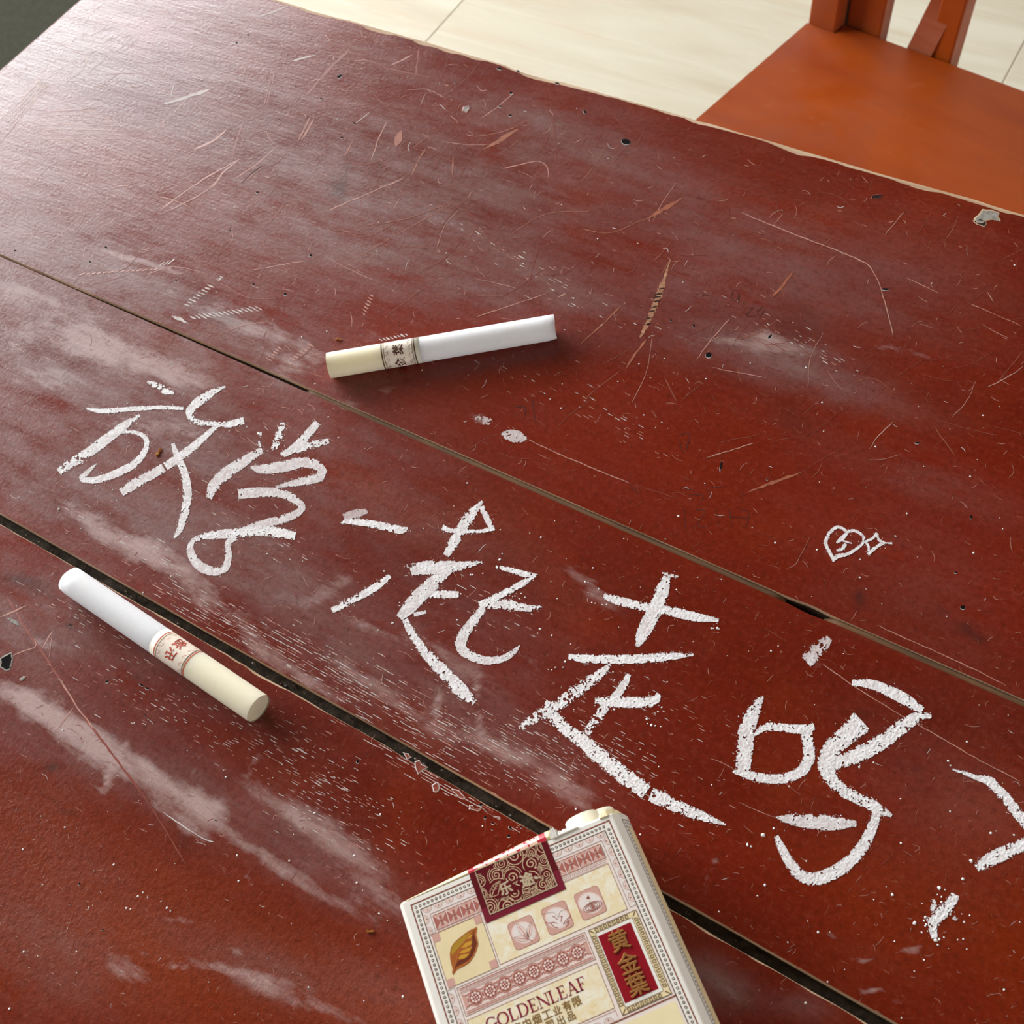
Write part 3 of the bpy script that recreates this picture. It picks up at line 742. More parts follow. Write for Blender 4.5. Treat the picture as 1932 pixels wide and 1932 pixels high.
# faint ink letters written long ago
for f, p in [(Zc, [(905, 275), (895, 300), (915, 315), (925, 285), (908, 275)]), (Zc, [(925, 285), (922, 325)]), (Zc, [(950, 340), (975, 338), (950, 365), (980, 368)]), (Zc, [(1010, 335), (990, 350), (1000, 368), (1015, 345)]), (Zc, [(955, 240), (970, 262)]), (Zc, [(710, 790), (750, 785), (735, 850)]), (Zc, [(715, 800), (720, 840)]), (Zc, [(195, 655), (205, 740)]), (Zc, [(130, 690), (170, 690), (165, 730)]), (Zc, [(770, 290), (840, 300)]), (Zc, [(540, 960), (570, 1000)]), (Zc, [(745, 1000), (800, 1000), (790, 1025)]), (Zc, [(810, 985), (830, 1010)]), (Zc, [(920, 985), (950, 1000), (925, 1005)]), (Zb, [(1760, 720), (1800, 725)])]:
    rb.curve(f(p), 1.5, INK, 6, .8)
for p in ([(1290, 958), (1294, 1000)], [(1312, 962), (1330, 965), (1316, 990), (1334, 996)], [(1352, 962), (1356, 990)], [(1376, 960), (1380, 992)], [(1396, 962), (1412, 965), (1408, 992), (1396, 990)], [(1340, 920), (1370, 918)], [(1285, 920), (1310, 925)], [(1372, 975), (1416, 978)]):
    rb.curve(p, 1.3, INK, 5, .6)


def in_frame_pts(n, box):
    return np.stack([rng.uniform(box[0], box[2], n), rng.uniform(box[1], box[3], n)], -1)


def seamdist(px):   # signed px below the seam lines / far edge
    x, y = px
    return y - (-150.5 + .2878 * x), y - (481 + .4379 * x), y - (978 + .5733 * x)


# random fine scratches everywhere on the boards
for p in in_frame_pts(5200, (-40, -40, 1972, 1972)):
    e, a, c = seamdist(p)
    if e < 12 or abs(a) < 12 or abs(c) < 16 or p[1] < 135 - .86 * p[0]: continue
    x, y = p
    r = rng.random()
    Ln = rng.gamma(2.0, 4.0) + 3
    if c > 0 and x < 800: Ln = rng.gamma(2, 3.2) + 3
    if r < .35: ang = rng.normal(.45, .25)
    elif r < .6: ang = rng.normal(-.75, .35)
    else: ang = rng.uniform(0, math.pi)
    bend = rng.normal(0, .26)
    d0 = np.array([math.cos(ang - bend), math.sin(ang - bend)]); d1 = np.array([math.cos(ang + bend), math.sin(ang + bend)])
    q = [p - d0 * Ln / 2, p - (d0 * .8 + d1 * .2) * Ln * .22, p, p + (d1 * .8 + d0 * .2) * Ln * .22, p + d1 * Ln / 2]
    up = np.clip((900 - y) / 900, 0, 1)
    m = rng.choice([PALE, ROSE, TAN, WHITE], p=[.27, .55, .15, .03])
    rb.add(q, rng.uniform(.5, 1.0) * (1 + .4 * up), m)
# longer hairlines in the far board
for p in in_frame_pts(230, (0, 0, 1932, 900)):
    e, a, c = seamdist(p)
    if e < 40 or a > -30 or p[1] < 200 - .86 * p[0]: continue
    ang = rng.choice([rng.normal(-.7, .3), rng.normal(.3, .2)])
    Ln = rng.uniform(30, 130); bend = rng.normal(0, .15)
    d0 = np.array([math.cos(ang - bend), math.sin(ang - bend)]); d1 = np.array([math.cos(ang + bend), math.sin(ang + bend)])
    rb.curve([tuple(p - d0 * Ln / 2), tuple(p), tuple(p + d1 * Ln / 2)], rng.uniform(.5, .95), rng.choice([PALE, ROSE, TAN], p=[.12, .7, .18]), 10, .7)
rb.build('scratches', SM)

# open pores along the grain, filled with chalk
gr = Ribbons()
gdir = np.array([1, .56]) / math.hypot(1, .56)
for (cx, cy, a, b, n, lmax) in [(760, 1340, 330, 50, 420, 26), (560, 1240, 220, 40, 170, 24), (980, 1400, 200, 60, 230, 20), (1150, 1420, 180, 60, 150, 16), (860, 1480, 180, 26, 220, 34), (380, 1160, 160, 26, 90, 24), (520, 1400, 190, 60, 180, 16), (640, 1560, 150, 60, 150, 16), (300, 1330, 200, 50, 100, 14), (170, 1180, 150, 30, 60, 14), (1230, 1330, 160, 50, 60, 14), (250, 1030, 160, 30, 60, 18), (640, 1480, 120, 30, 80, 14), (900, 1130, 160, 40, 70, 14), (1100, 760, 200, 30, 60, 14), (1500, 640, 160, 24, 60, 12), (1000, 500, 240, 40, 80, 16), (500, 1000, 160, 40, 60, 14)]:
    pn = np.array([-gdir[1], gdir[0]])
    for k in range(int(n * .8)):
        t, s_ = rng.normal(0, .5), round(float(rng.normal(0, .5)) * b / 5) * 5 / b + rng.normal(0, .012)
        p = np.array([cx, cy]) + gdir * a * t + pn * b * s_
        e, aa, c = seamdist(p)
        if abs(aa) < 14 or abs(c) < 15: continue
        L_ = rng.uniform(3, lmax); j = rng.normal(0, .8, 2)
        gr.add([p - gdir * L_ / 2, p + j * .5, p + gdir * L_ / 2], rng.uniform(.6, 1.5), WHITE if rng.random() < .5 else PALE)
gr.build('grain_lines', SM)

# crumbs of chalk
cr = MB()
def crumb(x, y, r, m=0):
    c = at(x, y); s = r * 1.6e-4
    k = 6; q = [(c[0] + s * math.cos(i * 1.047) * random.uniform(.6, 1.3), c[1] + s * math.sin(i * 1.047) * random.uniform(.6, 1.3), TZ + .00002) for i in range(k)]
    top = (c[0], c[1], TZ + s * .8)
    for i in range(k): cr.poly((q[i], q[(i + 1) % k], top), m)
for p in in_frame_pts(480, (0, 0, 1932, 1932)):
    e, a, c = seamdist(p)
    if e < 12 or abs(a) < 10 or abs(c) < 14: continue
    if p[1] < 500 and random.random() < .6: continue
    crumb(p[0], p[1], random.choice([.7, .9, 1.2, 1.7]))
for (f, l) in [(ZA, [(395, 787, 9), (65, 903, 14), (420, 850, 6), (1285, 447, 12), (1335, 550, 6), (1210, 405, 6), (820, 1078, 9), (780, 1110, 6), (380, 930, 8), (1765, 470, 9), (610, 265, 5), (1365, 545, 5), (1440, 520, 6), (1460, 380, 5)]), (ZB, [(592, 1075, 16), (1460, 525, 10), (1440, 570, 16), (1210, 690, 12), (1305, 680, 10), (1225, 690, 10), (645, 935, 10), (645, 910, 8), (1560, 860, 10), (1610, 840, 10), (1640, 870, 10), (1600, 880, 9), (550, 765, 7), (605, 765, 7), (740, 820, 9), (390, 255, 8), (1845, 745, 7), (1760, 1120, 12), (1740, 1155, 9)]), (ZC, [(610, 140, 11), (655, 285, 9), (680, 290, 7), (730, 300, 8), (760, 300, 9), (630, 215, 6), (470, 700, 12), (400, 740, 8), (350, 755, 6), (375, 757, 6), (455, 740, 9), (1495, 465, 9), (1545, 470, 11), (1145, 1020, 10), (1120, 1052, 8), (815, 1035, 10), (805, 772, 8), (1075, 1145, 12), (1045, 1135, 8), (1100, 1150, 9), (1140, 1155, 7), (295, 470, 11), (530, 1035, 7)]), (ZD, [(45, 18, 12), (20, 18, 8), (325, 1290, 16), (230, 1350, 12), (250, 1362, 9), (335, 1598, 11), (1465, 835, 9), (1480, 862, 8), (1410, 1615, 14), (1555, 1560, 12), (1120, 1660, 8), (485, 990, 7), (1605, 1450, 12), (1870, 1290, 8)]), (ZE, [(625, 1000, 15), (665, 1012, 7), (640, 1060, 8), (612, 1045, 6), (640, 1098, 10), (455, 1243, 17), (530, 1200, 11), (520, 1225, 9), (545, 1220, 10), (535, 1250, 9), (530, 1262, 8), (505, 1305, 7), (545, 1297, 6), (600, 1360, 14), (625, 1352, 10), (658, 1340, 7), (615, 1390, 8), (795, 1232, 8), (305, 1046, 10), (520, 1495, 9), (1070, 1698, 9), (365, 1890, 6), (750, 1355, 7), (790, 1352, 8)])]:
    for (x, y, r) in l:
        q = f([(x, y, r)])[0]
        crumb(q[0], q[1], q[2] * .62)
tag(cr.build('chalk_crumbs', [MAT['chalk_crumb'] if 'chalk_crumb' in MAT else plain('chalk_crumb', lin(240, 240, 238), .9, .1)], table), kind='stuff')

# worm and nail holes, dents, chips: their inner shade painted as flat dark spots, pale broken rim
ho = MB()
def pit(x, y, rx, ry, ang=0, rim=1.0, m=0, mr=1):
    c, s = math.cos(math.radians(ang)), math.sin(math.radians(ang))
    def P(u, v, z): q = at(x + u * c - v * s, y + u * s + v * c); return (q[0], q[1], TZ + z)
    n = 10
    j = [random.uniform(.85, 1.15) for _ in range(n)]
    ring = [P(rx * j[i] * math.cos(i * 2 * math.pi / n), ry * j[i] * math.sin(i * 2 * math.pi / n), .00005) for i in range(n)]
    ho.poly(ring[::-1] if False else ring, m)
    if rim:
        for i in range(n):
            a0, a1 = i * 2 * math.pi / n, (i + 1) * 2 * math.pi / n
            g = lambda a: max(0, math.sin(a - .3)) * 1.3 * rim
            k0, k1 = j[i], j[(i + 1) % n]
            if g(a0) + g(a1) < .3: continue
            ho.poly([P(rx * k0 * math.cos(a0), ry * k0 * math.sin(a0), .00005), P((rx * k0 + g(a0)) * math.cos(a0), (ry * k0 + g(a0)) * math.sin(a0), .00005), P((rx * k1 + g(a1)) * math.cos(a1), (ry * k1 + g(a1)) * math.sin(a1), .00005), P(rx * k1 * math.cos(a1), ry * k1 * math.sin(a1), .00005)], mr)
for f, l in [(Zb, [(240, 88, 4, 4, 0), (132, 128, 6, 4, -20), (90, 157, 5, 4, 0), (465, 279, 13, 6, -35), (1090, 339, 8, 6, -25), (1050, 388, 6, 5, 0), (1087, 421, 7, 5, 0), (1358, 408, 8, 6, 60), (1510, 517, 22, 13, 10), (360, 931, 8, 6, 0), (165, 702, 6, 5, 0), (472, 502, 6, 4, 0), (520, 451, 5, 4, 0), (267, 1073, 8, 6, 0), (611, 602, 5, 3, 0), (305, 316, 4, 3, 0), (245, 437, 4, 3, 0), (397, 360, 6, 4, 20), (885, 300, 5, 4, 0), (150, 1037, 4, 3, 0), (66, 842, 5, 4, 0), (1258, 304, 10, 4, 10), (1115, 259, 8, 4, 8), (1048, 250, 12, 5, 8), (925, 398, 3, 3, 0)]), (Zd, [(400, 134, 6, 5, 0), (340, 189, 5, 4, 0), (57, 146, 5, 4, 0), (957, 272, 4, 3, 0), (664, 258, 6, 4, 0)]), (Zc, [(685, 383, 5, 4, 0), (765, 402, 5, 5, 0), (862, 895, 4, 26, 12), (1442, 273, 17, 5, 2), (1035, 440, 14, 5, -50), (818, 505, 14, 12, 0), (1553, 815, 10, 5, 0), (1025, 945, 4, 3, 0), (905, 78, 3, 3, 0)]), (ZF, [(1485, 70, 11, 20, 10), (1355, 538, 14, 11, 0), (1415, 833, 26, 20, -10)]), (Ze, [(975, 900, 20, 12, -30), (1290, 930, 30, 10, 30), (1340, 960, 24, 10, 20), (640, 385, 14, 8, 0), (1325, 1208, 8, 6, 0), (205, 865, 14, 24, 50)]), (Zf, [(325, 882, 4, 3, 0), (372, 787, 5, 9, 0), (1252, 1130, 5, 4, 0), (1672, 215, 9, 10, 0), (1008, 490, 7, 4, 0), (480, 1002, 6, 4, 0)]), (Zg, [(440, 705, 34, 22, -40), (600, 860, 14, 20, 20), (1000, 1055, 20, 16, 0), (1045, 1105, 12, 10, 0), (1040, 1170, 14, 22, 0), (1110, 1225, 20, 10, 10), (1165, 1180, 16, 10, 40), (1255, 1340, 20, 16, 0), (1370, 1260, 10, 12, 0), (1270, 1265, 26, 12, 40), (800, 950, 30, 12, 40), (1105, 1280, 8, 7, 0), (340, 620, 20, 10, 30)])]:
    for (x, y, rx, ry, a) in l:
        q = f([(x, y, rx, ry)])[0]
        pit(q[0], q[1], max(1.6, q[2] * .8), max(1.4, q[3] * .8), a, .8 if q[2] > 3 else .5)
tag(ho.build('painted_pits', [MAT['hole'], MAT['scr_white']], table), kind='stuff')

# broken-out paint with ragged rims (larger chips, each one a piece of relief of its own)
def chip(outline, name, mats, rimw=1.5, inner=None, lab=None):
    b = MB()
    P = np.array(outline, float); c = P.mean(0)
    C = []
    for i in range(len(P)):
        p, q = P[i], P[(i + 1) % len(P)]
        for t in (0, .5): C.append(p + (q - p) * t + rng.normal(0, .7, 2))
    C = np.array(C); IN = c + (C - c) * (1 - rimw / np.maximum(np.linalg.norm(C - c, axis=1, keepdims=True), rimw * 1.5))
    a = [(q[0], q[1], TZ + .00005) for q in atn(C)]; i_ = [(q[0], q[1], TZ + .00012) for q in atn(IN)]
    m_ = at(*c); n = len(a)
    for k in range(n):
        k2 = (k + 1) % n
        b.poly((a[k], a[k2], i_[k2], i_[k]), 0)
        b.poly((i_[k], i_[k2], (m_[0], m_[1], TZ + .00007)), 1)
    o = b.build(name, mats, table)
    if lab: o['label'] = lab
    return o
WM = [MAT['scr_white'], MAT['chip']]
chip(Z(1300, 0, .32712)([(1640, 1262), (1690, 1210), (1740, 1206), (1795, 1222), (1780, 1245), (1800, 1285), (1760, 1268), (1725, 1275), (1690, 1290), (1650, 1290)]), 'chip', [MAT['raw'], MAT['chip']], 3.0, lab='pale broken-out knot at the far edge')
chip(Z(1300, 0, .32712)([(1635, 1275), (1680, 1262), (1720, 1285), (1705, 1308), (1660, 1300)]), 'chip', [MAT['raw'], MAT['scr_dark']], 1.6)
chip(Z(1300, 0, .32712)([(1040, 1130), (1085, 1120), (1120, 1125), (1095, 1150), (1050, 1148)]), 'chip', [MAT['scr_rose'], MAT['scr_dark']], 1.5)
chip(Ze([(0, 690), (60, 650), (105, 630), (118, 680), (105, 740), (95, 790), (45, 800), (0, 770)]), 'chip', [MAT['chip'], MAT['hole']], 3.0, lab='dark chip in the near board at the left edge')
chip(Ze([(60, 320), (140, 335), (185, 385), (130, 375)]), 'chip', [MAT['chip'], MAT['chip']], 1.5)
chip(Ze([(180, 880), (215, 850), (243, 845), (225, 875), (195, 892)]), 'chip', [MAT['scr_white'], MAT['chip']], 1.2)
chip(Zb([(910, 405), (918, 388), (938, 384), (944, 396), (930, 415)]), 'chip', [MAT['scr_rose'], MAT['chip']], 2.0)
for o_ in ([(395, 660), (440, 640), (470, 690), (520, 712), (480, 735), (430, 780), (405, 720)], [(545, 880), (600, 840), (630, 880), (620, 935), (570, 935)], [(730, 910), (800, 920), (860, 990), (830, 1010), (770, 960)], [(890, 1050), (940, 1080), (1000, 1095), (980, 1115), (900, 1090)], [(290, 580), (340, 590), (375, 620), (335, 645)], [(1100, 1150), (1175, 1165), (1180, 1190), (1120, 1170)]):
    chip(Zg(o_), 'chip', [MAT['scr_white'], MAT['scr_rose']], 2.0)
# the long torn gouge down to bare wood
gouge = Ribbons()
gouge.curve([(q[0], q[1], w) for q, w in zip(Zc([(683, 165), (668, 215), (655, 255), (640, 300), (622, 345), (600, 395), (575, 445)]), (2, 5, 9, 13, 10, 9, 3))], 8, 0, 3, 1.2)
for (y, x, l) in [(270, 652, 9), (290, 640, 16), (300, 636, 14), (315, 634, 12), (335, 628, 10), (350, 618, 10), (375, 606, 9), (395, 604, 8)]:
    gouge.curve(Zc([(x - l, y + 3), (x, y), (x + l, y - 2)]), 2.2, 1, 3, .8, zoff=.00008)
gouge.build('gouge', [wood('torn_wood', lin(190, 142, 106), lin(140, 92, 66), 600, .8), MAT['scr_dark']], None)

# ------------------------------------------------------------------ cigarettes lying on the table
MAT['paper'] = plain('white_cigarette_paper', lin(232, 234, 237), .75, .25, .02, 900, bump=.1)
MAT['tip'] = plain('cream_tipping_paper', lin(243, 235, 208), .6, .3, .02, 700)
for k_ in ('paper', 'tip'):
    b_ = MAT[k_].node_tree.nodes['Principled BSDF']
    b_.inputs['Subsurface Weight'].default_value = .75; b_.inputs['Subsurface Scale'].default_value = .006
    b_.inputs['Subsurface Radius'].default_value = (1, .95, .85)
MAT['band'] = plain('band_print_paper', lin(246, 233, 216), .6, .3, .05, 1500)
MAT['filterend'] = plain('filter_fibre', lin(232, 224, 200), .9, .1, .06, 3000, bump=.4)
MAT['tobacco'] = plain('tobacco', lin(150, 92, 36), .85, .2, .4, 2500, bump=.5)
MAT['p_brown'] = plain('brown_ink', lin(84, 40, 28), .5, .4, .05)
MAT['p_glint'] = plain('red_glint_ink', lin(200, 74, 52), .4, .5, .05)  # foil glint on the lower cigarette's band, painted as red-orange ink
MAT['p_pink'] = plain('pale_red_ink', lin(222, 160, 140), .5, .4, .05)


def text_mesh(s, h, cx, cy, flip=False, offset=0.0, extrude=0.0, bevel=0.0, xs=1.0):
    """flat glyph mesh in (x right, y up) with height h centred on (cx, cy) -> (verts, faces)"""
    c = bpy.data.curves.new('glyph', 'FONT'); c.body = s; c.align_x = 'CENTER'; c.size = 1.0
    c.offset = offset; c.extrude = extrude; c.bevel_depth = bevel; c.resolution_u = 3
    o = bpy.data.objects.new('glyph', c); COL.objects.link(o)
    bpy.context.view_layer.update()
    me = bpy.data.meshes.new_from_object(o.evaluated_get(bpy.context.evaluated_depsgraph_get()))
    V = np.array([v.co[:] for v in me.vertices]) if len(me.vertices) else np.zeros((0, 3))
    F = [tuple(p.vertices) for p in me.polygons]
    bpy.data.objects.remove(o); bpy.data.curves.remove(c); bpy.data.meshes.remove(me)
    if len(V):
        V = V - np.array([(V[:, 0].min() + V[:, 0].max()) / 2, (V[:, 1].min() + V[:, 1].max()) / 2, 0])
        k = h / (V[:, 1].max() - V[:, 1].min())
        V = V * np.array([k * xs, k, k]) + np.array([cx, cy, 0])
    return V, F


def cigarette(tip_px, end_px, r, fr, labels, band_col, glyphs, squash, crimp_seed, up_sign=1):
    """axis from the paper tip to the filter end; fr = fractions where tipping, band start, band end lie"""
    A, B = at(*tip_px, TZ + r), at(*end_px, TZ + r)
    d = B - A; L = float(np.linalg.norm(d)); d /= L
    root = tag(empty('cigarette', (A[0], A[1], TZ), math.atan2(d[1], d[0])), labels, 'cigarette', 'loose cigarettes on the table')
    n = 40

    def tube(s0, s1, rr, rings, cap0, cap1, crimp=0):
        V, F = [], []
        ss = np.linspace(s0, s1, rings)
        for i, s in enumerate(ss):
            for k in range(n):
                a = 2 * math.pi * k / n
                q = rr
                dx = 0
                if crimp and s < .0024:
                    t = 1 - s / .0024
                    q = rr * (1 - .05 * t + crimp * .05 * t * math.sin(3 * a + crimp_seed))
                    dx = .0002 * t * t * math.sin(2 * a + crimp_seed)
                q *= 1 + .006 * math.sin(2 * a + 40 * s)
                kz = 1 - squash * max(0, 1 - s / .0042) if crimp else 1
                V.append((s + dx, q * math.cos(a), r + (q * math.sin(a) * kz if math.sin(a) > 0 else q * math.sin(a))))
        for i in range(rings - 1):
            for k in range(n):
                k2 = (k + 1) % n
                F.append((i * n + k, (i + 1) * n + k, (i + 1) * n + k2, i * n + k2))
        if cap0 == 'fold':      # paper edge tucked in over the tobacco
            V += [V[k] for k in range(n)]; e0 = len(V) - n
            b = len(V)
            for k in range(n):
                a = 2 * math.pi * k / n
                q = rr * (.62 + .12 * math.sin(5 * a + crimp_seed))
                V.append((s0 + .0011 + .0004 * math.sin(3 * a), q * math.cos(a), r + q * math.sin(a) * (1 - squash if math.sin(a) > 0 else 1)))
            for k in range(n): F.append((e0 + k, e0 + (k + 1) % n, b + (k + 1) % n, b + k))
            F.append(tuple(range(b, b + n))[::-1])
        elif cap0: F.append(tuple(range(n)))
        if cap1: F.append(tuple((rings - 1) * n + k for k in range(n))[::-1])
        return V, F
    V, F = tube(0, fr[0] * L + .001, r * .985, 40, 'fold', True, 1)
    mesh_obj('paper_tube', V, F, MAT['paper'], root, smooth=True)
    V, F = tube(fr[0] * L, L - .0003, r, 12, True, False)
    mesh_obj('filter_wrap', V, F, MAT['tip'], root, smooth=True)
    b = MB(); b.poly([(L - .0006, r * .97 * math.cos(k * 2 * math.pi / n), r + r * .97 * math.sin(k * 2 * math.pi / n)) for k in range(n)]); b.build('filter_end', MAT['filterend'], root)
    # printed band, curved on the paper
    B_ = MB(); s0, s1 = fr[1] * L, fr[2] * L

    def C(s, th, k=1): q = r + .00002 * k; return (s, q * math.cos(th), r + q * math.sin(th))

    def ring(sa, sb, m, k=1):
        for i in range(n * 2):
            a0, a1 = i * math.pi / n, (i + 1) * math.pi / n
            B_.poly((C(sa, a0, k), C(sb, a0, k), C(sb, a1, k), C(sa, a1, k)), m)
    ring(s0 + .0007, s1 - .0007, 0, 1)
    for sa, sb, m in ((s0, s0 + .00032, 1), (s0 + .00075, s0 + .0009, 2), (s1 - .00032, s1, 1), (s1 - .0009, s1 - .00075, 2)): ring(sa, sb, m, 2)
    for sgn, se in ((1, s0 + .0009), (-1, s1 - .0009)):
        for th0 in np.arange(0, 2 * math.pi, .56):
            pr = None
            for t in np.linspace(0, math.pi, 9):
                s_, h_ = se + sgn * .0012 * math.sin(t), th0 + .24 * math.cos(t)
                if pr:
                    w = .00005
                    B_.poly((C(pr[0] - w, pr[1] - .01, 3), C(pr[0] + w, pr[1] + .01, 3), C(s_ + w, h_ + .01, 3), C(s_ - w, h_ - .01, 3)), 3)
                pr = (s_, h_)
            B_.poly((C(se + sgn * .0004, th0 - .012, 3), C(se + sgn * .0004, th0 + .012, 3), C(se + sgn * .0008, th0 + .012, 3), C(se + sgn * .0008, th0 - .012, 3)), 2)
    sm_ = (s0 + s1) / 2
    for g, th0 in glyphs:
        V, F = text_mesh(g, .0031, 0, 0)
        for jx, jy in ((-1, -1), (1, -1), (1, 1), (-1, 1)):     # inked a little fat
            for f in F:             # glyph up -> filter end (+s); glyph right -> around the tube
                B_.poly([C(sm_ + V[i][1] + jy * 6e-5, th0 - up_sign * (V[i][0] + jx * 6e-5) / r, 4 + .2 * jx + .1 * jy) for i in f], 4)
    B_.build('printed_band', [MAT['band'], band_col[0], band_col[1], MAT['p_pink'] if band_col[2] else band_col[1], band_col[0]], root)
    return root, L


RC = .0039
cigarette((1047, 617), (619, 690), RC, (.588, .608, .755), 'cigarette with brown-printed band lying beyond the long seam, above the chalk writing', (MAT['p_brown'], MAT['p_brown'], 0), [('葉', 1.2), ('金', .12), ('黄', -.95)], 0, 1.0, -1)
cigarette((128, 1091), (489, 1338), RC, (.508, .532, .685), 'cigarette with band printed in glinting red-gold colour lying beside the dark open gap at the left', (MAT['p_glint'], MAT['p_brown'], 1), [('乐', 1.98), ('途', 1.02)], .42, 2.2, 1)

# tobacco crumbs
for x, y, s, lab in [(300, 853, 1.5, 'orange-brown tobacco flake inside the leftmost chalk character'), (639, 641, 1.1, 'tiny tobacco flake above the filter of the upper cigarette'), (699, 1757, 1.0, 'tiny tobacco flake on bare board left of the cigarette pack')]:
    c = at(x, y); b = MB(); k = .0016 * s / 1.5
    pts = [(-1.0, -.25), (-.6, .35), (-.1, .05), (.4, .4), (.9, .15), (.6, -.35), (.0, -.2), (-.5, -.5)]
    up = [(p[0] * k, p[1] * k, .0003 + .00035 * random.random()) for p in pts]
    dn = [(p[0] * k * .9, p[1] * k * .9, 0.00001) for p in pts]
    b.poly(up)
    for i in range(8): b.poly((dn[i], dn[(i + 1) % 8], up[(i + 1) % 8], up[i]))
    o = b.build('tobacco_flake', MAT['tobacco']); o.location = (c[0], c[1], TZ); o.rotation_euler = (0, 0, random.uniform(0, 3))
    tag(o, lab, 'tobacco', 'tobacco flakes')

# ------------------------------------------------------------------ the cigarette pack
T = .021
O = at(775.5, 1708, TZ + T); HD = 0.9044651
EX = np.array([math.cos(HD), math.sin(HD), 0]); EY = np.array([math.sin(HD), -math.cos(HD), 0])


def q_(x, y):
    d = at(x, y, TZ + T) - O
    return (float(d @ EX) * 1000, float(d @ EY) * 1000)


pack = tag(empty('cigarette_pack', (O[0], O[1], TZ), HD), 'opened cream cigarette pack with ornate pink and gold print lying face up at the bottom', 'cigarette pack')
MM = .001


def L3(u, v, z): return (u * MM, -v * MM, z)


MAT['card'] = plain('off_white_card', lin(244, 241, 232), .45, .45, .02, 600)
MAT['flapcard'] = plain('cream_card', lin(240, 226, 184), .4, .5, .03, 600)
MAT['inner'] = plain('white_liner', lin(235, 232, 224), .7, .3, .03, 800)
# outer cross-section (u, z) clockwise seen from the top end
PROF = [(-1.55, 21.0), (45.9, 21.0), (46.2, 20.9), (47.75, 19.1), (48.35, 18.0), (48.9, 16.6), (49.4, 14.9), (49.75, 12.8), (49.85, 10.5), (49.6, 7), (48.9, 4), (47.6, 1.6), (45.6, .25), (44.5, 0.05), (0.5, 0.05), (-.8, .3), (-2.0, 1.8), (-2.75, 4.5), (-3.05, 9), (-2.95, 14), (-2.65, 18.2), (-2.3, 20.2), (-1.9, 20.85)]
VT, VB = -1.35, 74.0
V, F, fm = [], [], []
vs = [VT, VT + .35, 2.0, 20.0, 40.0, VB - 1.0, VB]
for v in vs:
    sh = 0.35 if v == VT else (.8 if v == VB else 0)
    cu, cz = 23.4, 10.5
    for (u, z) in PROF:
        uu = u + (cu - u) * sh / 26; zz = z + (cz - z) * sh / 14
        V.append(L3(uu, v, zz * MM))
n = len(PROF)
for i in range(len(vs) - 1):
    for k in range(n):
        k2 = (k + 1) % n
        F.append((i * n + k, i * n + k2, (i + 1) * n + k2, (i + 1) * n + k)); fm.append(0)
F.append(tuple((len(vs) - 1) * n + k for k in range(n))); fm.append(0)
b0 = len(V)
for v in (VT, 60.0):
    for (u, z) in PROF:
        V.append(L3(23.4 + (u - 23.4) * .965, v, (10.5 + (z - 10.5) * .925) * MM))
for k in range(n):
    k2 = (k + 1) % n
    F.append((k, b0 + k, b0 + k2, k2)); fm.append(1)
    F.append((b0 + k, b0 + n + k, b0 + n + k2, b0 + k2)); fm.append(1)
F.append(tuple(b0 + n + k for k in range(n))[::-1]); fm.append(1)
body = mesh_obj('box_body', V, F, [MAT['card'], MAT['inner']], pack, fm)

# bulging top flap that still closes the left part of the pack
def bul(u): return 2.35 * max(0, min(1, (u + 2.2) / 34)) ** .75
V, F = [], []
us = np.linspace(-1.9, 32.6, 30)
prof = [(0, 0), (.35, -.12), (.62, -.4), (.82, -.9), (.95, -1.7), (1.0, -3.2), (.98, -8), (.9, -14), (.3, -19.5)]
for u in us:
    j = .25 * math.sin(u * 3.1) if u > 31 else 0
    for (k, dz) in prof:
        V.append(L3(u + j, VT + .1 - bul(u) * k, T + .00004 + dz * MM - (.0003 if u < -1.5 else 0)))
m = len(prof)
for i in range(len(us) - 1):
    for k in range(m - 1): F.append((i * m + k, (i + 1) * m + k, (i + 1) * m + k + 1, i * m + k + 1))
o = mesh_obj('top_flap', V, F, MAT['flapcard'], pack, smooth=True)
sol = o.modifiers.new('thick', 'SOLIDIFY'); sol.thickness = .0003; sol.offset = -1
# torn edge of the opened corner
b = MB()
tp = [(32.4, 0), (32.5, 1.2), (32.9, 2.1), (33.25, 1.5), (33.4, 2.3), (33.7, 1.2), (34.0, .55), (34.4, .75), (34.8, .45), (35.4, .7), (36, .5), (37.2, .35), (38.5, .2)]
for (a_, c_) in zip(tp[:-1], tp[1:]):
    b.poly((L3(a_[0], VT + .15, T + .00003), L3(a_[0], VT - a_[1], T - .0002 + .0003 * (a_[1] > 1)), L3(c_[0], VT - c_[1], T - .0002 + .0003 * (c_[1] > 1)), L3(c_[0], VT + .15, T + .00003)))
o = b.build('torn_edge', MAT['inner'], pack); sol = o.modifiers.new('thick', 'SOLIDIFY'); sol.thickness = .0003
b = MB()
rim = [(43.4, .2), (44.2, .75), (45.2, 1.0), (46.4, .95), (47.4, .5), (48.1, -.2)]
for (a_, c_) in zip(rim[:-1], rim[1:]):
    za, zc = (T - max(0, a_[0] - 45.6) * .0011), (T - max(0, c_[0] - 45.6) * .0011)
    b.poly((L3(a_[0], VT + .3, za - .00002), L3(a_[0], VT - a_[1], za - .0003), L3(c_[0], VT - c_[1], zc - .0003), L3(c_[0], VT + .3, zc - .00002)))
o = b.build('torn_edge', MAT['flapcard'], pack); sol = o.modifiers.new('thick', 'SOLIDIFY'); sol.thickness = .0003


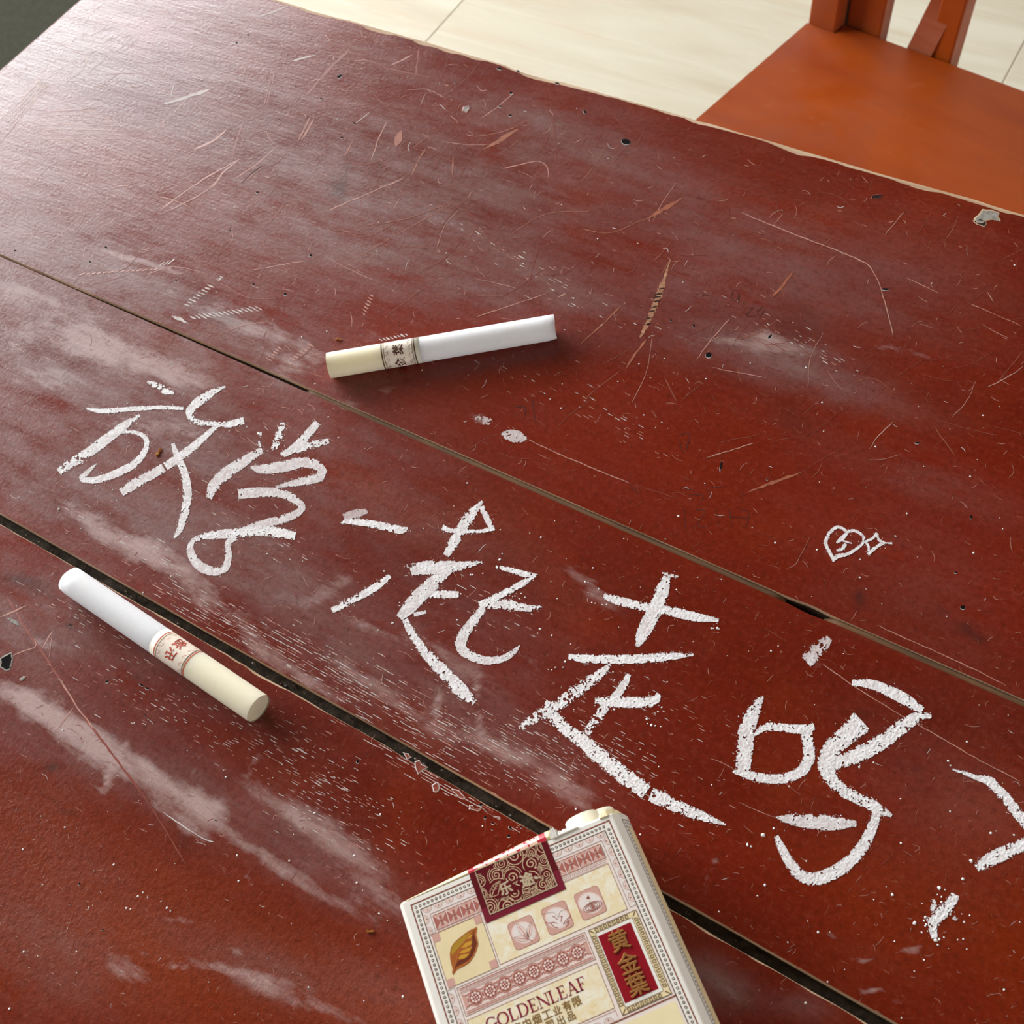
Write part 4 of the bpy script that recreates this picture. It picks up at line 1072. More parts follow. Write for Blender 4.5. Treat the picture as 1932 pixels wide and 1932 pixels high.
# ---- printing: flat shapes in local millimetres, layered a few microns apart
INKS = dict(card=MAT['card'])
for k, c, kw in [('brown', (112, 82, 62), {}), ('dbrown', (88, 64, 46), {}), ('pinkbg', (242, 228, 218), {}), ('pink', (212, 166, 152), {}), ('rose', (176, 104, 92), {}), ('drose', (150, 74, 62), {}), ('lpink', (238, 214, 204), {}), ('grey', (168, 140, 132), {}), ('white', (236, 226, 220), {}),
                 ('maroon', (96, 6, 22), dict(rough=.3, spec=.6)), ('maroon2', (122, 26, 48), dict(rough=.3, spec=.6)), ('swirl', (214, 186, 150), dict(rough=.35, spec=.6)), ('seal_gold', (196, 176, 146), dict(rough=.4)), ('plaque', (146, 12, 30), dict(rough=.35, spec=.5)), ('title', (140, 28, 58), {}), ('small', (138, 106, 52), {}), ('fret', (104, 76, 42), {}),
                 ('lf_base', (168, 92, 28), {}), ('lf_dark', (108, 42, 16), {}), ('lf_gold', (206, 150, 48), {}), ('lf_yel', (176, 136, 34), {}), ('lf_edge', (198, 112, 52), {}), ('redbrown', (136, 70, 52), {})]:
    INKS[k] = plain('ink_' + k, lin(*c), kw.get('rough', .5), kw.get('spec', .4), .03, 800)
mm_ = NT('cream_marbled_panel', .5, .4)
f1 = mm_.noise(330, 5, .65, None, 1.2); f2 = mm_.noise(700, 4, .6, None, .8)
cc = mm_.mix(mm_.ramp(f1, .42, .62), lin(240, 224, 182), lin(246, 240, 220))
mm_.base(mm_.mix(mm_.ramp(f2, .56, .7, 0, .55), cc, lin(234, 202, 138)))
INKS['marble'] = mm_.mat
INKS['cream'] = plain('ink_cream_panel', lin(238, 220, 174), .5, .4, .05, 300)
INKS['yellow'] = plain('ink_yellow_panel', lin(244, 229, 184), .5, .4, .03, 300)
INK_N = list(INKS)


class Print:
    def __init__(self): self.v, self.f, self.m, self.used = [], [], [], []

    def _m(self, k):
        if k not in self.used: self.used.append(k)
        return self.used.index(k)

    def poly(self, pts, ink, lay=1):
        a = sum(pts[i][0] * pts[(i + 1) % len(pts)][1] - pts[(i + 1) % len(pts)][0] * pts[i][1] for i in range(len(pts)))
        if a > 0: pts = pts[::-1]      # v points down: keep the faces upward
        b = len(self.v)
        self.v += [L3(p[0], p[1], T + lay * 9e-6) for p in pts]
        self.f.append(tuple(range(b, b + len(pts)))); self.m.append(self._m(ink))

    def rect(self, u0, v0, u1, v1, ink, lay=1): self.poly([(u0, v0), (u1, v0), (u1, v1), (u0, v1)], ink, lay)

    def line(self, pts, w, ink, lay=2, closed=False):
        P = [np.array(p[:2], float) for p in pts]
        if closed: P = P + [P[0], P[1]]
        n = len(P)
        ws = [p[2] if len(p) > 2 else w for p in pts]
        if closed: ws = ws + ws[:2]
        Ls, Rs = [], []
        for i in range(n):
            d0 = P[i] - P[i - 1] if i > 0 else P[1] - P[0]
            d1 = P[i + 1] - P[i] if i < n - 1 else P[-1] - P[-2]
            d0 /= max(np.linalg.norm(d0), 1e-9); d1 /= max(np.linalg.norm(d1), 1e-9)
            t = d0 + d1; nt = np.linalg.norm(t); t = t / nt if nt > .2 else d1
            nn = np.array([-t[1], t[0]]); k = 1 / max(.5, abs(nn @ np.array([-d1[1], d1[0]])))
            Ls.append(P[i] + nn * ws[i] / 2 * k); Rs.append(P[i] - nn * ws[i] / 2 * k)
        a = 1 if closed else 0
        for i in range(a, n - 1):
            self.poly([tuple(Ls[i]), tuple(Ls[i + 1]), tuple(Rs[i + 1]), tuple(Rs[i])], ink, lay)

    def frame(self, u0, v0, u1, v1, w, ink, lay=2): self.line([(u0, v0), (u1, v0), (u1, v1), (u0, v1)], w, ink, lay, True)

    def disc(self, u, v, r, ink, lay=2, n=10, ry=None, a=0):
        ry = ry or r; c, s = math.cos(a), math.sin(a)
        self.poly([(u + r * math.cos(k * 2 * math.pi / n) * c - ry * math.sin(k * 2 * math.pi / n) * s, v + r * math.cos(k * 2 * math.pi / n) * s + ry * math.sin(k * 2 * math.pi / n) * c) for k in range(n)], ink, lay)

    def rrect(self, cu, cv, hw_, hh, r, ink, lay=2, ret=False):
        pts = []
        for (sx, sy, a0) in ((1, 1, 0), (-1, 1, 90), (-1, -1, 180), (1, -1, 270)):
            for k in range(5):
                a = math.radians(a0 + k * 22.5)
                pts.append((cu + sx * (hw_ - r) + r * math.cos(a), cv + sy * (hh - r) + r * math.sin(a)))
        if ret: return pts
        self.poly(pts, ink, lay)

    def text(self, s, h, u, v, ink, lay=3, offset=0.0, ang=0.0, xs=1.0):
        V, F = text_mesh(s, h, 0, 0, xs=xs)
        c, sn = math.cos(ang), math.sin(ang)
        k = offset * h
        for j, (a, b_) in enumerate(((k, k), (-k, k), (k, -k), (-k, -k)) if k else ((0, 0),)):
            for f in F: self.poly([(u + a + V[i][0] * c + V[i][1] * sn, v + b_ - V[i][1] * c + V[i][0] * sn) for i in f], ink, lay + j * .1)

    def build(self, name, parent, label=None):
        o = mesh_obj(name, self.v, self.f, [INKS[k] for k in self.used], parent, self.m)
        if label: o['label'] = label
        return o


p = Print()
# background tint, outer double border with ring dots
p.rect(1.6, 1.6, 43.45, 72, 'pinkbg', 1)
for (u0, v0, u1, v1, w, ink) in ((0, 0, 45.08, 71.5, .26, 'redbrown'), (1.6, 1.6, 43.45, 70, .2, 'dbrown')):
    p.line([(u0, v1), (u0, v0), (u1, v0), (u1, v1)], w, ink, 3)
def ringdot(u, v, r=.3):
    p.disc(u, v, r, 'dbrown', 3, 9); p.disc(u, v, r * .42, 'card', 4, 6)
for k in range(48): ringdot(.82 + k * .908, .8)
for k in range(1, 56):
    ringdot(.82, .8 + k * .92); ringdot(44.28, .8 + k * .92)
# scallop bands
def fan(u, v, du, dv, r=.98):
    # half disc on a line, opening towards (du, dv)
    t = (-dv, du)
    pts = [(u + t[0] * r * math.cos(a) + du * r * math.sin(a), v + t[1] * r * math.cos(a) + dv * r * math.sin(a)) for a in np.linspace(0, math.pi, 10)]
    p.poly(pts, 'lpink', 3); p.line(pts, .07, 'grey', 4)
    for a in np.linspace(.5, math.pi - .5, 6): p.line([(u + (t[0] * math.cos(a) + du * math.sin(a)) * r * .5, v + (t[1] * math.cos(a) + dv * math.sin(a)) * r * .5), (u + (t[0] * math.cos(a) + du * math.sin(a)) * r * .85, v + (t[1] * math.cos(a) + dv * math.sin(a)) * r * .85)], .05, 'pink', 4)
    p.line([(u + du * .3, v + dv * .3, .05), (u + du * .5, v + dv * .5, .16), (u + du * .72, v + dv * .72, .05)], .1, 'dbrown', 5)
p.rect(1.7, 1.7, 43.35, 3.25, 'white', 2); p.rect(1.7, 3.25, 3.2, 6.9, 'white', 2); p.rect(41.9, 3.25, 43.35, 17.6, 'white', 2); p.rect(1.7, 18.3, 3.2, 70, 'white', 2)
for k in range(17): fan(2.95 + k * 2.45, 1.7, 0, 1)
for k in range(2): fan(1.7, 3.9 + k * 2.45, 1, 0)
for k in range(6): fan(43.35, 3.7 + k * 2.45, -1, 0)
for k in range(12): fan(1.7, 19.9 + k * 2.45, 1, 0)
p.line([(1.7, 7.0), (3.15, 7.0), (3.15, 3.2), (41.95, 3.2), (41.95, 17.65), (43.35, 17.65)], .1, 'grey', 5)
p.line([(1.7, 18.3), (3.2, 18.3), (3.2, 60)], .1, 'grey', 5)
# row of square butterflies
p.rect(3.57, 3.72, 41.38, 6.78, 'rose', 2)
for k in range(13):
    u = 3.57 + 2.908 * (k + .5); v = 5.25; a = 1.36; h = 1.45
    p.rect(u - a, v - h, u + a, v + h, 'pink', 3)
    p.poly([(u - a, v - h), (u - a, v + h), (u - .35, v)], 'rose', 4); p.poly([(u + a, v - h), (u + a, v + h), (u + .35, v)], 'rose', 4)
    p.disc(u, v - .62, .36, 'rose', 4, 6, .5); p.disc(u, v + .62, .36, 'rose', 4, 6, .5)
    p.line([(u - a, v - h), (u + a, v + h)], .13, 'lpink', 5); p.line([(u - a, v + h), (u + a, v - h)], .13, 'lpink', 5)
    p.line([(u - .6, v - h), (u - .2, v), (u - .6, v + h)], .08, 'lpink', 5); p.line([(u + .6, v - h), (u + .2, v), (u + .6, v + h)], .08, 'lpink', 5)
    p.disc(u, v, .38, 'drose', 6, 8, .17)
    p.line([(u + 1.454, v - h), (u + 1.454, v + h)], .16, 'white', 6)
p.frame(3.57, 3.72, 41.38, 6.78, .1, 'rose', 6)
# thin chain under it, at the right
p.line([(3.4, 7.15), (41.4, 7.15)], .07, 'rose', 4); p.line([(13.4, 7.85), (41.4, 7.85)], .07, 'rose', 4)
for k in range(60): p.disc(13.7 + k * .46, 7.5, .15, 'drose', 4, 5, .1)
# panels
p.rect(2.15, 7.25, 12.9, 18.0, 'cream', 3); p.frame(2.15, 7.25, 12.9, 18.0, .1, 'brown', 4)
for (u, v) in ((2.9, 8.05), (12.1, 8.05), (2.9, 17.2), (12.1, 17.2)):
    p.rrect(u, v, .78, .82, .2, 'pink', 5)
    p.rrect(u, v, .6, .64, .2, 'rose', 6) if False else p.rrect(u, v, .58, .62, .16, 'pink', 6)
p.rect(13.35, 8.1, 41.3, 17.75, 'marble', 3); p.frame(13.35, 8.1, 41.3, 17.75, .09, 'redbrown', 4)
# rosette band
p.rect(3.65, 18.55, 31.5, 24.05, 'lpink', 2); p.frame(3.65, 18.55, 31.5, 24.05, .09, 'brown', 4)
for v, w, ink in ((18.95, .16, 'rose'), (19.25, .14, 'drose'), (19.6, .08, 'rose'), (19.85, .08, 'grey'), (23.35, .1, 'rose'), (23.6, .2, 'pink'), (23.75, .1, 'rose')):
    p.line([(4.0, v), (31.2, v)], w, ink, 4)
for k in range(72): p.disc(4.2 + k * .375, 19.27, .1, 'lpink', 5, 5)
sc_t, sc_b = [], []
for k in range(140):
    u = 4.1 + k * 27.1 / 139
    ph = (u - 6.62) / 3.14 * 2 * math.pi
    sc_t.append((u, 21.5 - 1.25 - .28 * math.cos(ph) - .12 * math.sin(ph * 5)))
    sc_b.append((u, 21.5 + 1.25 + .28 * math.cos(ph) + .12 * math.sin(ph * 5 + 1)))
for i in range(139): p.poly([sc_t[i], sc_t[i + 1], sc_b[i + 1], sc_b[i]], 'pink', 3)
p.line(sc_t, .12, 'rose', 4); p.line(sc_b, .12, 'rose', 4)
for k in range(-1, 9):
    u, v = 6.62 + k * 3.14, 21.5
    if 3.9 < u - .6 and u + 1.3 < 31.4:
        p.disc(u, v, 1.3, 'rose', 5, 16); p.disc(u, v, 1.16, 'drose', 6, 16)
        for j in range(8):
            a = j * math.pi / 4 + .2
            p.disc(u + .83 * math.cos(a), v + .83 * math.sin(a), .29, 'lpink', 7, 8, .24, a + 1.57)
        for j in range(4):
            a = j * math.pi / 2 + .5
            p.disc(u + .33 * math.cos(a), v + .33 * math.sin(a), .17, 'lpink', 7, 6)
    um = u + 1.57
    if 4.2 < um < 31:
        p.line([(um - .25, 20.3), (um + .1, 21.5), (um - .25, 22.7)], .12, 'rose', 5); p.line([(um + .25, 20.3), (um - .1, 21.5), (um + .25, 22.7)], .12, 'rose', 5)
        for dv in (-.75, .75): p.poly([(um - .22, v + dv), (um + .22, v + dv), (um, v + dv * .45)], 'white', 6)
# text panel, lower panels
p.rect(3.6, 24.8, 31.45, 33.5, 'marble', 3); p.frame(3.6, 24.8, 31.45, 33.5, .1, 'redbrown', 4)
p.rect(3.6, 33.95, 31.4, 35.6, 'white', 2); p.line([(3.6, 33.95), (31.4, 33.95), (31.4, 35.3)], .08, 'rose', 5)
for k in range(11): fan(4.9 + k * 2.45, 35.6, 0, -1)
p.line([(1.6, 35.88), (43.4, 35.88)], .26, 'redbrown', 5)
p.rect(2.2, 36.75, 42.85, 69.5, 'yellow', 3)
p.build('front_print', pack)

# leaf picture
lf = Print(); Z3 = Z(780, 1680, .16563)
LQ = lambda pts: [q_(*t) for t in Z3(pts)]
lf.poly(LQ([(722, 415), (690, 432), (640, 455), (590, 490), (540, 530), (490, 570), (450, 612), (425, 660), (415, 720), (418, 775), (432, 840), (446, 890), (440, 940), (455, 965), (475, 930), (510, 892), (580, 862), (640, 822), (690, 750), (715, 690), (735, 630), (738, 590), (715, 540), (705, 500), (718, 440)]), 'lf_base', 6)
lf.poly(LQ([(660, 470), (600, 500), (540, 545), (480, 590), (445, 640), (430, 700), (440, 740), (480, 690), (520, 650), (570, 590), (620, 530)]), 'lf_yel', 7)
lf.poly(LQ([(700, 450), (690, 500), (705, 545), (722, 600), (700, 680), (670, 745), (620, 800), (560, 835), (490, 870), (450, 950), (465, 890), (510, 800), (600, 770), (650, 700), (670, 600), (668, 520)]), 'lf_dark', 7)
for pts in ([(545, 660), (580, 605), (640, 578), (672, 580), (660, 615), (600, 650)], [(520, 715), (560, 680), (640, 650), (672, 640), (640, 690), (575, 715)], [(510, 780), (535, 735), (600, 725), (640, 722), (600, 765), (550, 785)], [(600, 560), (630, 520), (665, 495), (670, 520), (640, 550)]):
    lf.poly(LQ(pts), 'lf_gold', 8)
lf.line(LQ([(715, 420), (650, 490), (590, 570), (540, 650), (510, 730), (480, 820), (450, 955)]), .16, 'lf_edge', 9)
lf.line(LQ([(722, 420), (712, 500), (725, 560), (733, 610), (710, 690), (680, 750), (630, 815), (560, 860), (500, 895)]), .14, 'lf_edge', 9)
lf.build('leaf_picture', pack, 'golden-brown leaf printed in the left panel')

# three pictograms
Z1 = Z(940, 1690, .11387); PQ = lambda pts: [q_(*t) for t in Z1(pts)]
def tile(c):
    t = Print()
    t.rrect(c[0], c[1], 2.72, 2.78, .75, 'rose', 5); t.rrect(c[0], c[1], 2.62, 2.68, .7, 'pink', 6)
    t.disc(c[0], c[1], 2.55, 'lpink', 7, 20, 2.1, .5); t.disc(c[0], c[1], 2.2, 'white', 8, 20, 1.8, .5)
    return t
t = tile((19.95, 13.9))
for base, tip, w in (((500, 700), (300, 460), 1.15), ((500, 700), (540, 440), .95), ((500, 720), (250, 700), .95)):
    a, b_ = np.array(PQ([base])[0]), np.array(PQ([tip])[0]); d = b_ - a; nrm = np.array([-d[1], d[0]]) / np.linalg.norm(d)
    out = [tuple(a + d * s + nrm * w * .55 * math.sin(math.pi * s ** .8)) for s in np.linspace(0, 1, 9)] + [tuple(a + d * s - nrm * w * .55 * math.sin(math.pi * s ** .8)) for s in np.linspace(1, 0, 9)]
    t.poly(out, 'lpink', 9); t.line(out, .06, 'grey', 10); t.line([tuple(a), tuple(a + d * .8)], .12, 'rose', 10)
t.line(PQ([(420, 640), (470, 700), (520, 730), (565, 750)]), .16, 'rose', 11)
t.build('pictogram', pack, 'leaf pictogram')
t = tile((27.42, 13.9))
t.line(PQ([(740, 310), (830, 285), (900, 270), (940, 300), (980, 340), (1005, 360), (1010, 300), (1030, 260), (1090, 235), (1145, 210)]), .07, 'grey', 10)
for pts in ([(770, 420), (800, 450), (860, 452), (920, 440), (980, 460)], [(860, 452), (900, 490), (935, 525), (985, 528)], [(900, 350), (925, 340), (950, 370), (985, 395)], [(1030, 335), (1050, 360), (1045, 400), (1040, 435)], [(1200, 340), (1150, 380), (1110, 420), (1080, 468), (1130, 450), (1165, 400)], [(1165, 400), (1155, 470), (1120, 515)], [(1070, 340), (1050, 350)]):
    t.line(PQ(pts), .15, 'rose', 10)
t.build('pictogram', pack, 'hands pictogram')
t = tile((34.78, 13.8))
cu, cv = q_(*Z1([(1565, 180)])[0])
for rx, ry, w, k in ((2.0, .86, .14, 'rose'), (1.55, .66, .14, 'drose'), (1.05, .45, .12, 'rose'), (.5, .25, .12, 'drose')):
    t.line([(cu + rx * math.cos(a), cv + ry * math.sin(a)) for a in np.linspace(0, 2 * math.pi, 22)], w, k, 10)
t.poly([(cu - .35, cv + .15), (cu, cv - .5), (cu + .35, cv + .15)], 'rose', 11)
t.line(PQ([(1510, 85), (1545, 150)]), .1, 'dbrown', 11)
t.poly(PQ([(1490, -10), (1462, 40), (1475, 58), (1505, 55), (1518, 40)]), 'drose', 11)
t.build('pictogram', pack, 'water drop pictogram')

# title in serif capitals, drawn stroke by stroke (unit cell: cap height 1)
tt = Print()
TH, TN = .17, .07
def serif(x, y, w=.30): return [(x - w / 2, y), (x + w / 2, y)]
def arc(cx, cy, rx, ry, a0, a1, w0, w1, n=14):
    out = []
    for k in range(n + 1):
        a = math.radians(a0 + (a1 - a0) * k / n); s = abs(math.cos(a))
        out.append((cx + rx * math.cos(a), cy + ry * math.sin(a), w0 + (w1 - w0) * s))
    return out
GL = {
    'G': (.95, [arc(.48, .5, .40, .47, 50, 325, TN, TH), [(.82, .98, .04), (.80, .74, .1)], [(.80, .42, TH), (.80, .12, TH)], [(.64, .43, TN), (.95, .43, TN)]]),
    'O': (1.0, [arc(.5, .5, .41, .47, 0, 360, TN, TH, 26)]),
    'L': (.74, [[(.2, 1, TH), (.2, 0, TH)], [(.03, .97, TN), (.37, .97, TN)], [(.03, .03, TN), (.62, .03, TN), (.70, .26, .05)]]),
    'D': (.98, [[(.2, 1, TH), (.2, 0, TH)], [(.03, .97, TN), (.45, .97, TN)], [(.03, .03, TN), (.45, .03, TN)], arc(.42, .5, .43, .47, -90, 90, TN, TH, 18)]),
    'E': (.78, [[(.2, 1, TH), (.2, 0, TH)], [(.03, .97, TN), (.62, .97, TN), (.66, .76, .05)], [(.2, .51, TN), (.5, .51, TN)], [(.5, .64, .05), (.5, .38, .05)], [(.03, .03, TN), (.64, .03, TN), (.72, .26, .05)]]),
    'N': (.98, [[(.16, 1, TN), (.16, 0, TN)], [(.10, .99, TH), (.84, .0, TH)], [(.84, 1, TN), (.84, .02, TN)], [(.02, .03, TN), (.30, .03, TN)], [(.70, .97, TN), (.98, .97, TN)], [(.0, .97, TN), (.2, .97, TN)]]),
    'A': (.95, [[(.48, 1, TN), (.16, 0, TN)], [(.46, 1, TH), (.80, 0, TH)], [(.28, .34, TN), (.68, .34, TN)], [(.02, .03, TN), (.30, .03, TN)], [(.64, .03, TN), (.97, .03, TN)]]),
    'F': (.72, [[(.2, 1, TH), (.2, 0, TH)], [(.03, .97, TN), (.62, .97, TN), (.66, .76, .05)], [(.2, .51, TN), (.48, .51, TN)], [(.48, .64, .05), (.48, .38, .05)], [(.03, .03, TN), (.38, .03, TN)]])}
word = 'GOLDENLEAF'; tot = sum(GL[c][0] for c in word)
u0, u1 = 6.75, 28.0; kx = (u1 - u0) / tot; kh = 2.42; cur = u0
for ch in word:
    w, strokes = GL[ch]
    for s_ in strokes:
        tt.line([(cur + x * kx, 28.32 - y * kh, wd * 2.2) for (x, y, wd) in s_], .2, 'title', 7)
    cur += w * kx
tt.build('title_lettering', pack, 'dark red serif capitals')
t = Print()
for s_, u in zip('河南中烟工业有限', [10.35, 12.4, 14.45, 16.5, 18.7, 20.8, 22.9, 25.0]): t.text(s_, 1.72 if s_ not in '工业' else 1.5, u, 29.68, 'small', 7, .02)
for s_, u in zip('责任公司出品', [12.35, 14.45, 16.5, 18.6, 20.8, 22.95]): t.text(s_, 1.62, u, 31.65, 'small', 7, .02)
t.build('small_lettering', pack, 'two lines of small gold-brown characters')

# framed red plaque with raised gold characters
t = Print()
t.rect(32.33, 18.55, 42.8, 35.32, 'cream', 5); t.rect(33.42, 19.62, 41.5, 34.28, 'card', 5.5); t.frame(32.33, 18.55, 42.8, 35.32, .13, 'dbrown', 6); t.frame(33.42, 19.62, 41.5, 34.28, .1, 'fret', 6)
def meander(P0, d, nrm, n, s=.66):
    P0 = np.array(P0); d = np.array(d); nrm = np.array(nrm)
    for k in range(n):
        o_ = P0 + d * s * 1.07 * k; fl = 1 if k % 2 == 0 else -1
        path = [(-.36, .36), (.36, .36), (.36, -.36), (-.28, -.36), (-.28, .04), (.06, .04)] if fl > 0 else [(-.36, -.36), (.36, -.36), (.36, .36), (-.28, .36), (-.28, -.04), (.06, -.04)]
        t.line([tuple(o_ + d * s * a + nrm * s * 1.0 * b_) for a, b_ in path], .15, 'fret', 7)
meander((33.85, 19.08), (1, 0), (0, 1), 8, .88); meander((33.85, 34.8), (1, 0), (0, 1), 8, .88)
meander((32.88, 20.2), (0, 1), (1, 0), 15, .88); meander((42.15, 20.2), (0, 1), (1, 0), 15, .88)
for (u, v) in ((32.88, 19.1), (42.15, 19.1), (32.88, 34.8), (42.15, 34.8)):
    t.line([(u - .38, v - .38), (u + .38, v + .38)] if (u < 37) == (v < 27) else [(u + .38, v - .38), (u - .38, v + .38)], .2, 'fret', 7)
t.rect(33.66, 20.28, 40.82, 33.55, 'plaque', 8)
plq = t.build('red_plaque', pack, 'red plaque in a gold key-fret frame')
gold = NT('raised_gold_foil', .38, .5); gold.base(lin(176, 122, 66)); gold.b.inputs['Metallic'].default_value = .45
gf = gold.noise(2500, 3); gold.bump(gf, .1, .0002)
for ch, v, h in (('黄', 22.55, 4.0), ('金', 27.0, 3.9), ('葉', 31.25, 4.0)):
    Vt, Ft = text_mesh(ch, h, 0, 0, offset=.0, extrude=.03, bevel=.016)
    Vt = [L3(37.25 + x * 1.0, v - y, T + .00012 + (z + .03) * .001 * .9) for x, y, z in Vt]
    mesh_obj('raised_character', Vt, Ft, gold.mat, plq)

# seal sticker folded over the top edge
s = Print(); Z4 = Z(870, 1560, .1087); SQ = lambda pts: [q_(*t_) for t_ in Z4(pts)]
s.rect(13.45, -1.2, 31.25, 9.38, 'maroon', 9); s.poly([(13.45, 6.4), (14.7, 6.4), (14.7, 8.2), (30.0, 8.2), (30.0, 5.2), (31.25, 5.2), (31.25, 9.38), (13.45, 9.38)], 'maroon2', 10)
SU0, SU1, SV0, SV1 = 14.75, 29.9, -1.15, 8.15
s.rect(SU0, SV0, SU1, SV1, 'maroon', 10)
def clipd(P): return [(min(max(a, SU0 + .16), SU1 - .16), min(max(c, SV0), SV1 - .16)) for a, c in P]
SPI = [(325, 950, 95, 2), (610, 840, 115, 1), (890, 880, 145, 5), (930, 505, 150, 2), (1210, 640, 145, 4), (1210, 450, 80, 0), (1440, 580, 92, 1), (1425, 340, 105, 3), (1480, 830, 100, 5), (1420, 1000, 105, 2), (1630, 1000, 95, 0), (500, 1390, 125, 3), (800, 1385, 150, 4), (940, 1140, 135, 1), (1135, 1235, 85, 2), (345, 1180, 85, 5), (700, 640, 110, 0), (430, 680, 95, 3), (1270, 1140, 80, 1), (770, 1220, 60, 0), (1520, 1060, 50, 2), (1340, 760, 60, 3), (1050, 380, 60, 1), (1290, 1110, 60, 4), (560, 1150, 60, 0)]
for i, (zx, zy, r_, ph) in enumerate(SPI):
    cu, cv = q_(*Z4([(zx, zy)])[0]); r = r_ * .1087 / 9.07
    if cv < SV0 - .2: continue
    s.poly(clipd([(cu + r * math.cos(a), cv + r * math.sin(a)) for a in np.linspace(0, 2 * math.pi, 20)[:-1]]), 'maroon', 11 + i % 2)
    pts = [(cu + r * (.14 + .62 * k / 26) * math.cos(ph + k * .42), cv + r * (.14 + .62 * k / 26) * math.sin(ph + k * .42)) for k in range(27)]
    s.line(clipd(pts), max(.10, r * .12), 'swirl', 13)
    s.line(clipd([(cu + r * 1.02 * math.cos(a), cv + r * 1.02 * math.sin(a)) for a in np.linspace(0, 2 * math.pi, 21)]), .16, 'swirl', 13)
    s.line(clipd([(cu + r * 1.3 * math.cos(a), cv + r * 1.3 * math.sin(a)) for a in np.linspace(ph, ph + 3.3, 14)]), .12, 'swirl', 10.5)
# central banner with leaf and two characters
s.poly(SQ([(455, 1010), (520, 920), (620, 890), (740, 905), (860, 960), (980, 900), (1080, 760), (1200, 700), (1310, 730), (1385, 840), (1375, 900), (1270, 1000), (1150, 1060), (1000, 1090), (840, 1190), (640, 1250), (550, 1240), (480, 1150)]), 'maroon', 15)
s.line(SQ([(500, 980), (560, 920), (650, 895), (740, 905)]), .16, 'swirl', 16); s.line(SQ([(1180, 770), (1280, 780), (1340, 830), (1380, 890)]), .2, 'swirl', 16)
s.line(SQ([(530, 1235), (560, 1130), (610, 1020), (670, 940)]), .14, 'swirl', 16)
s.line(SQ([(530, 1235), (500, 1120), (560, 1010), (670, 940)]), .12, 'swirl', 16); s.line(SQ([(540, 1220), (640, 1180), (665, 1080), (680, 940)]), .12, 'swirl', 16)
for zx, zy in ((570, 1100), (590, 1050), (615, 1010)):
    s.line(SQ([(zx, zy), (zx + 50, zy - 25)]), .1, 'swirl', 16); s.line(SQ([(zx - 5, zy + 10), (zx - 35, zy - 20)]), .1, 'swirl', 16)
cu, cv = q_(*Z4([(775, 1065)])[0]); s.text('乐', 2.45, cu, cv, 'seal_gold', 17, .035)
cu, cv = q_(*Z4([(1140, 915)])[0]); s.text('途', 2.7, cu, cv, 'seal_gold', 17, .035)
s.line(SQ([(900, 990), (975, 945), (950, 1000), (1020, 1020)]), .2, 'seal_gold', 17)
s.poly(SQ([(1250, 890), (1285, 850), (1330, 870), (1380, 885), (1320, 910), (1270, 905)]), 'seal_gold', 17)
s.line(SQ([(1090, 1090), (1150, 1075), (1200, 1050)]), .25, 'swirl', 16)
s.frame(SU0 + .08, SV0 - .2, SU1 - .08, SV1 - .08, .17, 'seal_gold', 18)
seal = s.build('seal_sticker', pack, 'dark red tax seal with cream swirls folded over the top edge')
# the folded-over end follows the bulging flap; its window glare is painted as brighter colours
fb = MB(); us = np.linspace(13.4, 31.3, 91)
def FP(u, k, off):
    kk = prof[k]; return L3(u, VT + .1 - bul(u) * kk[0] - off, T + .00004 + kk[1] * MM + off * MM)
for i in range(90):
    for k in range(7):
        um = (us[i] + us[i + 1]) / 2; edge = um < 14.7 or um > 30.0
        sw = (math.sin(um * 2.6 + k * 1.1) + math.sin(um * 1.3 - k * 1.3) + .8 * math.sin(um * 5.1 + k * 2)) > .7
        fb.poly((FP(us[i], k, .03), FP(us[i], k + 1, .03), FP(us[i + 1], k + 1, .03), FP(us[i + 1], k, .03)), 0 if edge else (1 if sw else 2))
ps = NT('seal_glare_red', .18, .7); ps.base(lin(176, 30, 52)); pw = NT('seal_glare_cream', .18, .7); pw.base(lin(224, 186, 164))  # glare of the window put into the fold's red and pink-cream
pn = ps.noise(1500, 2); ps.bump(pn, .05, .0002); ps.base(ps.mix(pn, lin(170, 26, 48), lin(186, 44, 62)))
pn2 = pw.noise(1500, 2); pw.base(pw.mix(pn2, lin(222, 170, 150), lin(232, 204, 180)))
fold = fb.build('sticker_fold', [ps.mat, ps.mat, pw.mat], seal, smooth=True)

# border printed on the bulged right side
sp = MB(); arr = [(47.75, 19.1), (48.35, 18.0), (48.9, 16.6), (49.4, 14.9), (49.75, 12.8), (49.85, 10.5), (49.6, 7), (48.9, 4)]
cum = [0]
for a_, c_ in zip(arr[:-1], arr[1:]): cum.append(cum[-1] + math.hypot(c_[0] - a_[0], c_[1] - a_[1]))
def S(d, v, off=.03):
    d = min(max(d, 0), cum[-1]); i = max(j for j in range(len(cum) - 1) if cum[j] <= d + 1e-9)
    t_ = (d - cum[i]) / (cum[i + 1] - cum[i]); a_, c_ = arr[i], arr[i + 1]
    nx, nz = (c_[1] - a_[1]), -(c_[0] - a_[0]); l_ = math.hypot(nx, nz); nx, nz = -nx / l_, -nz / l_
    if nx < 0: nx, nz = -nx, -nz
    return L3(a_[0] + (c_[0] - a_[0]) * t_ + nx * off, v, (a_[1] + (c_[1] - a_[1]) * t_ + nz * off) * MM)
def sstrip(d0, d1, v0, v1, m, off=.03, nd=1):
    for k in range(nd):
        e0, e1 = d0 + (d1 - d0) * k / nd, d0 + (d1 - d0) * (k + 1) / nd
        sp.poly((S(e0, v0, off), S(e0, v1, off), S(e1, v1, off), S(e1, v0, off)), m)
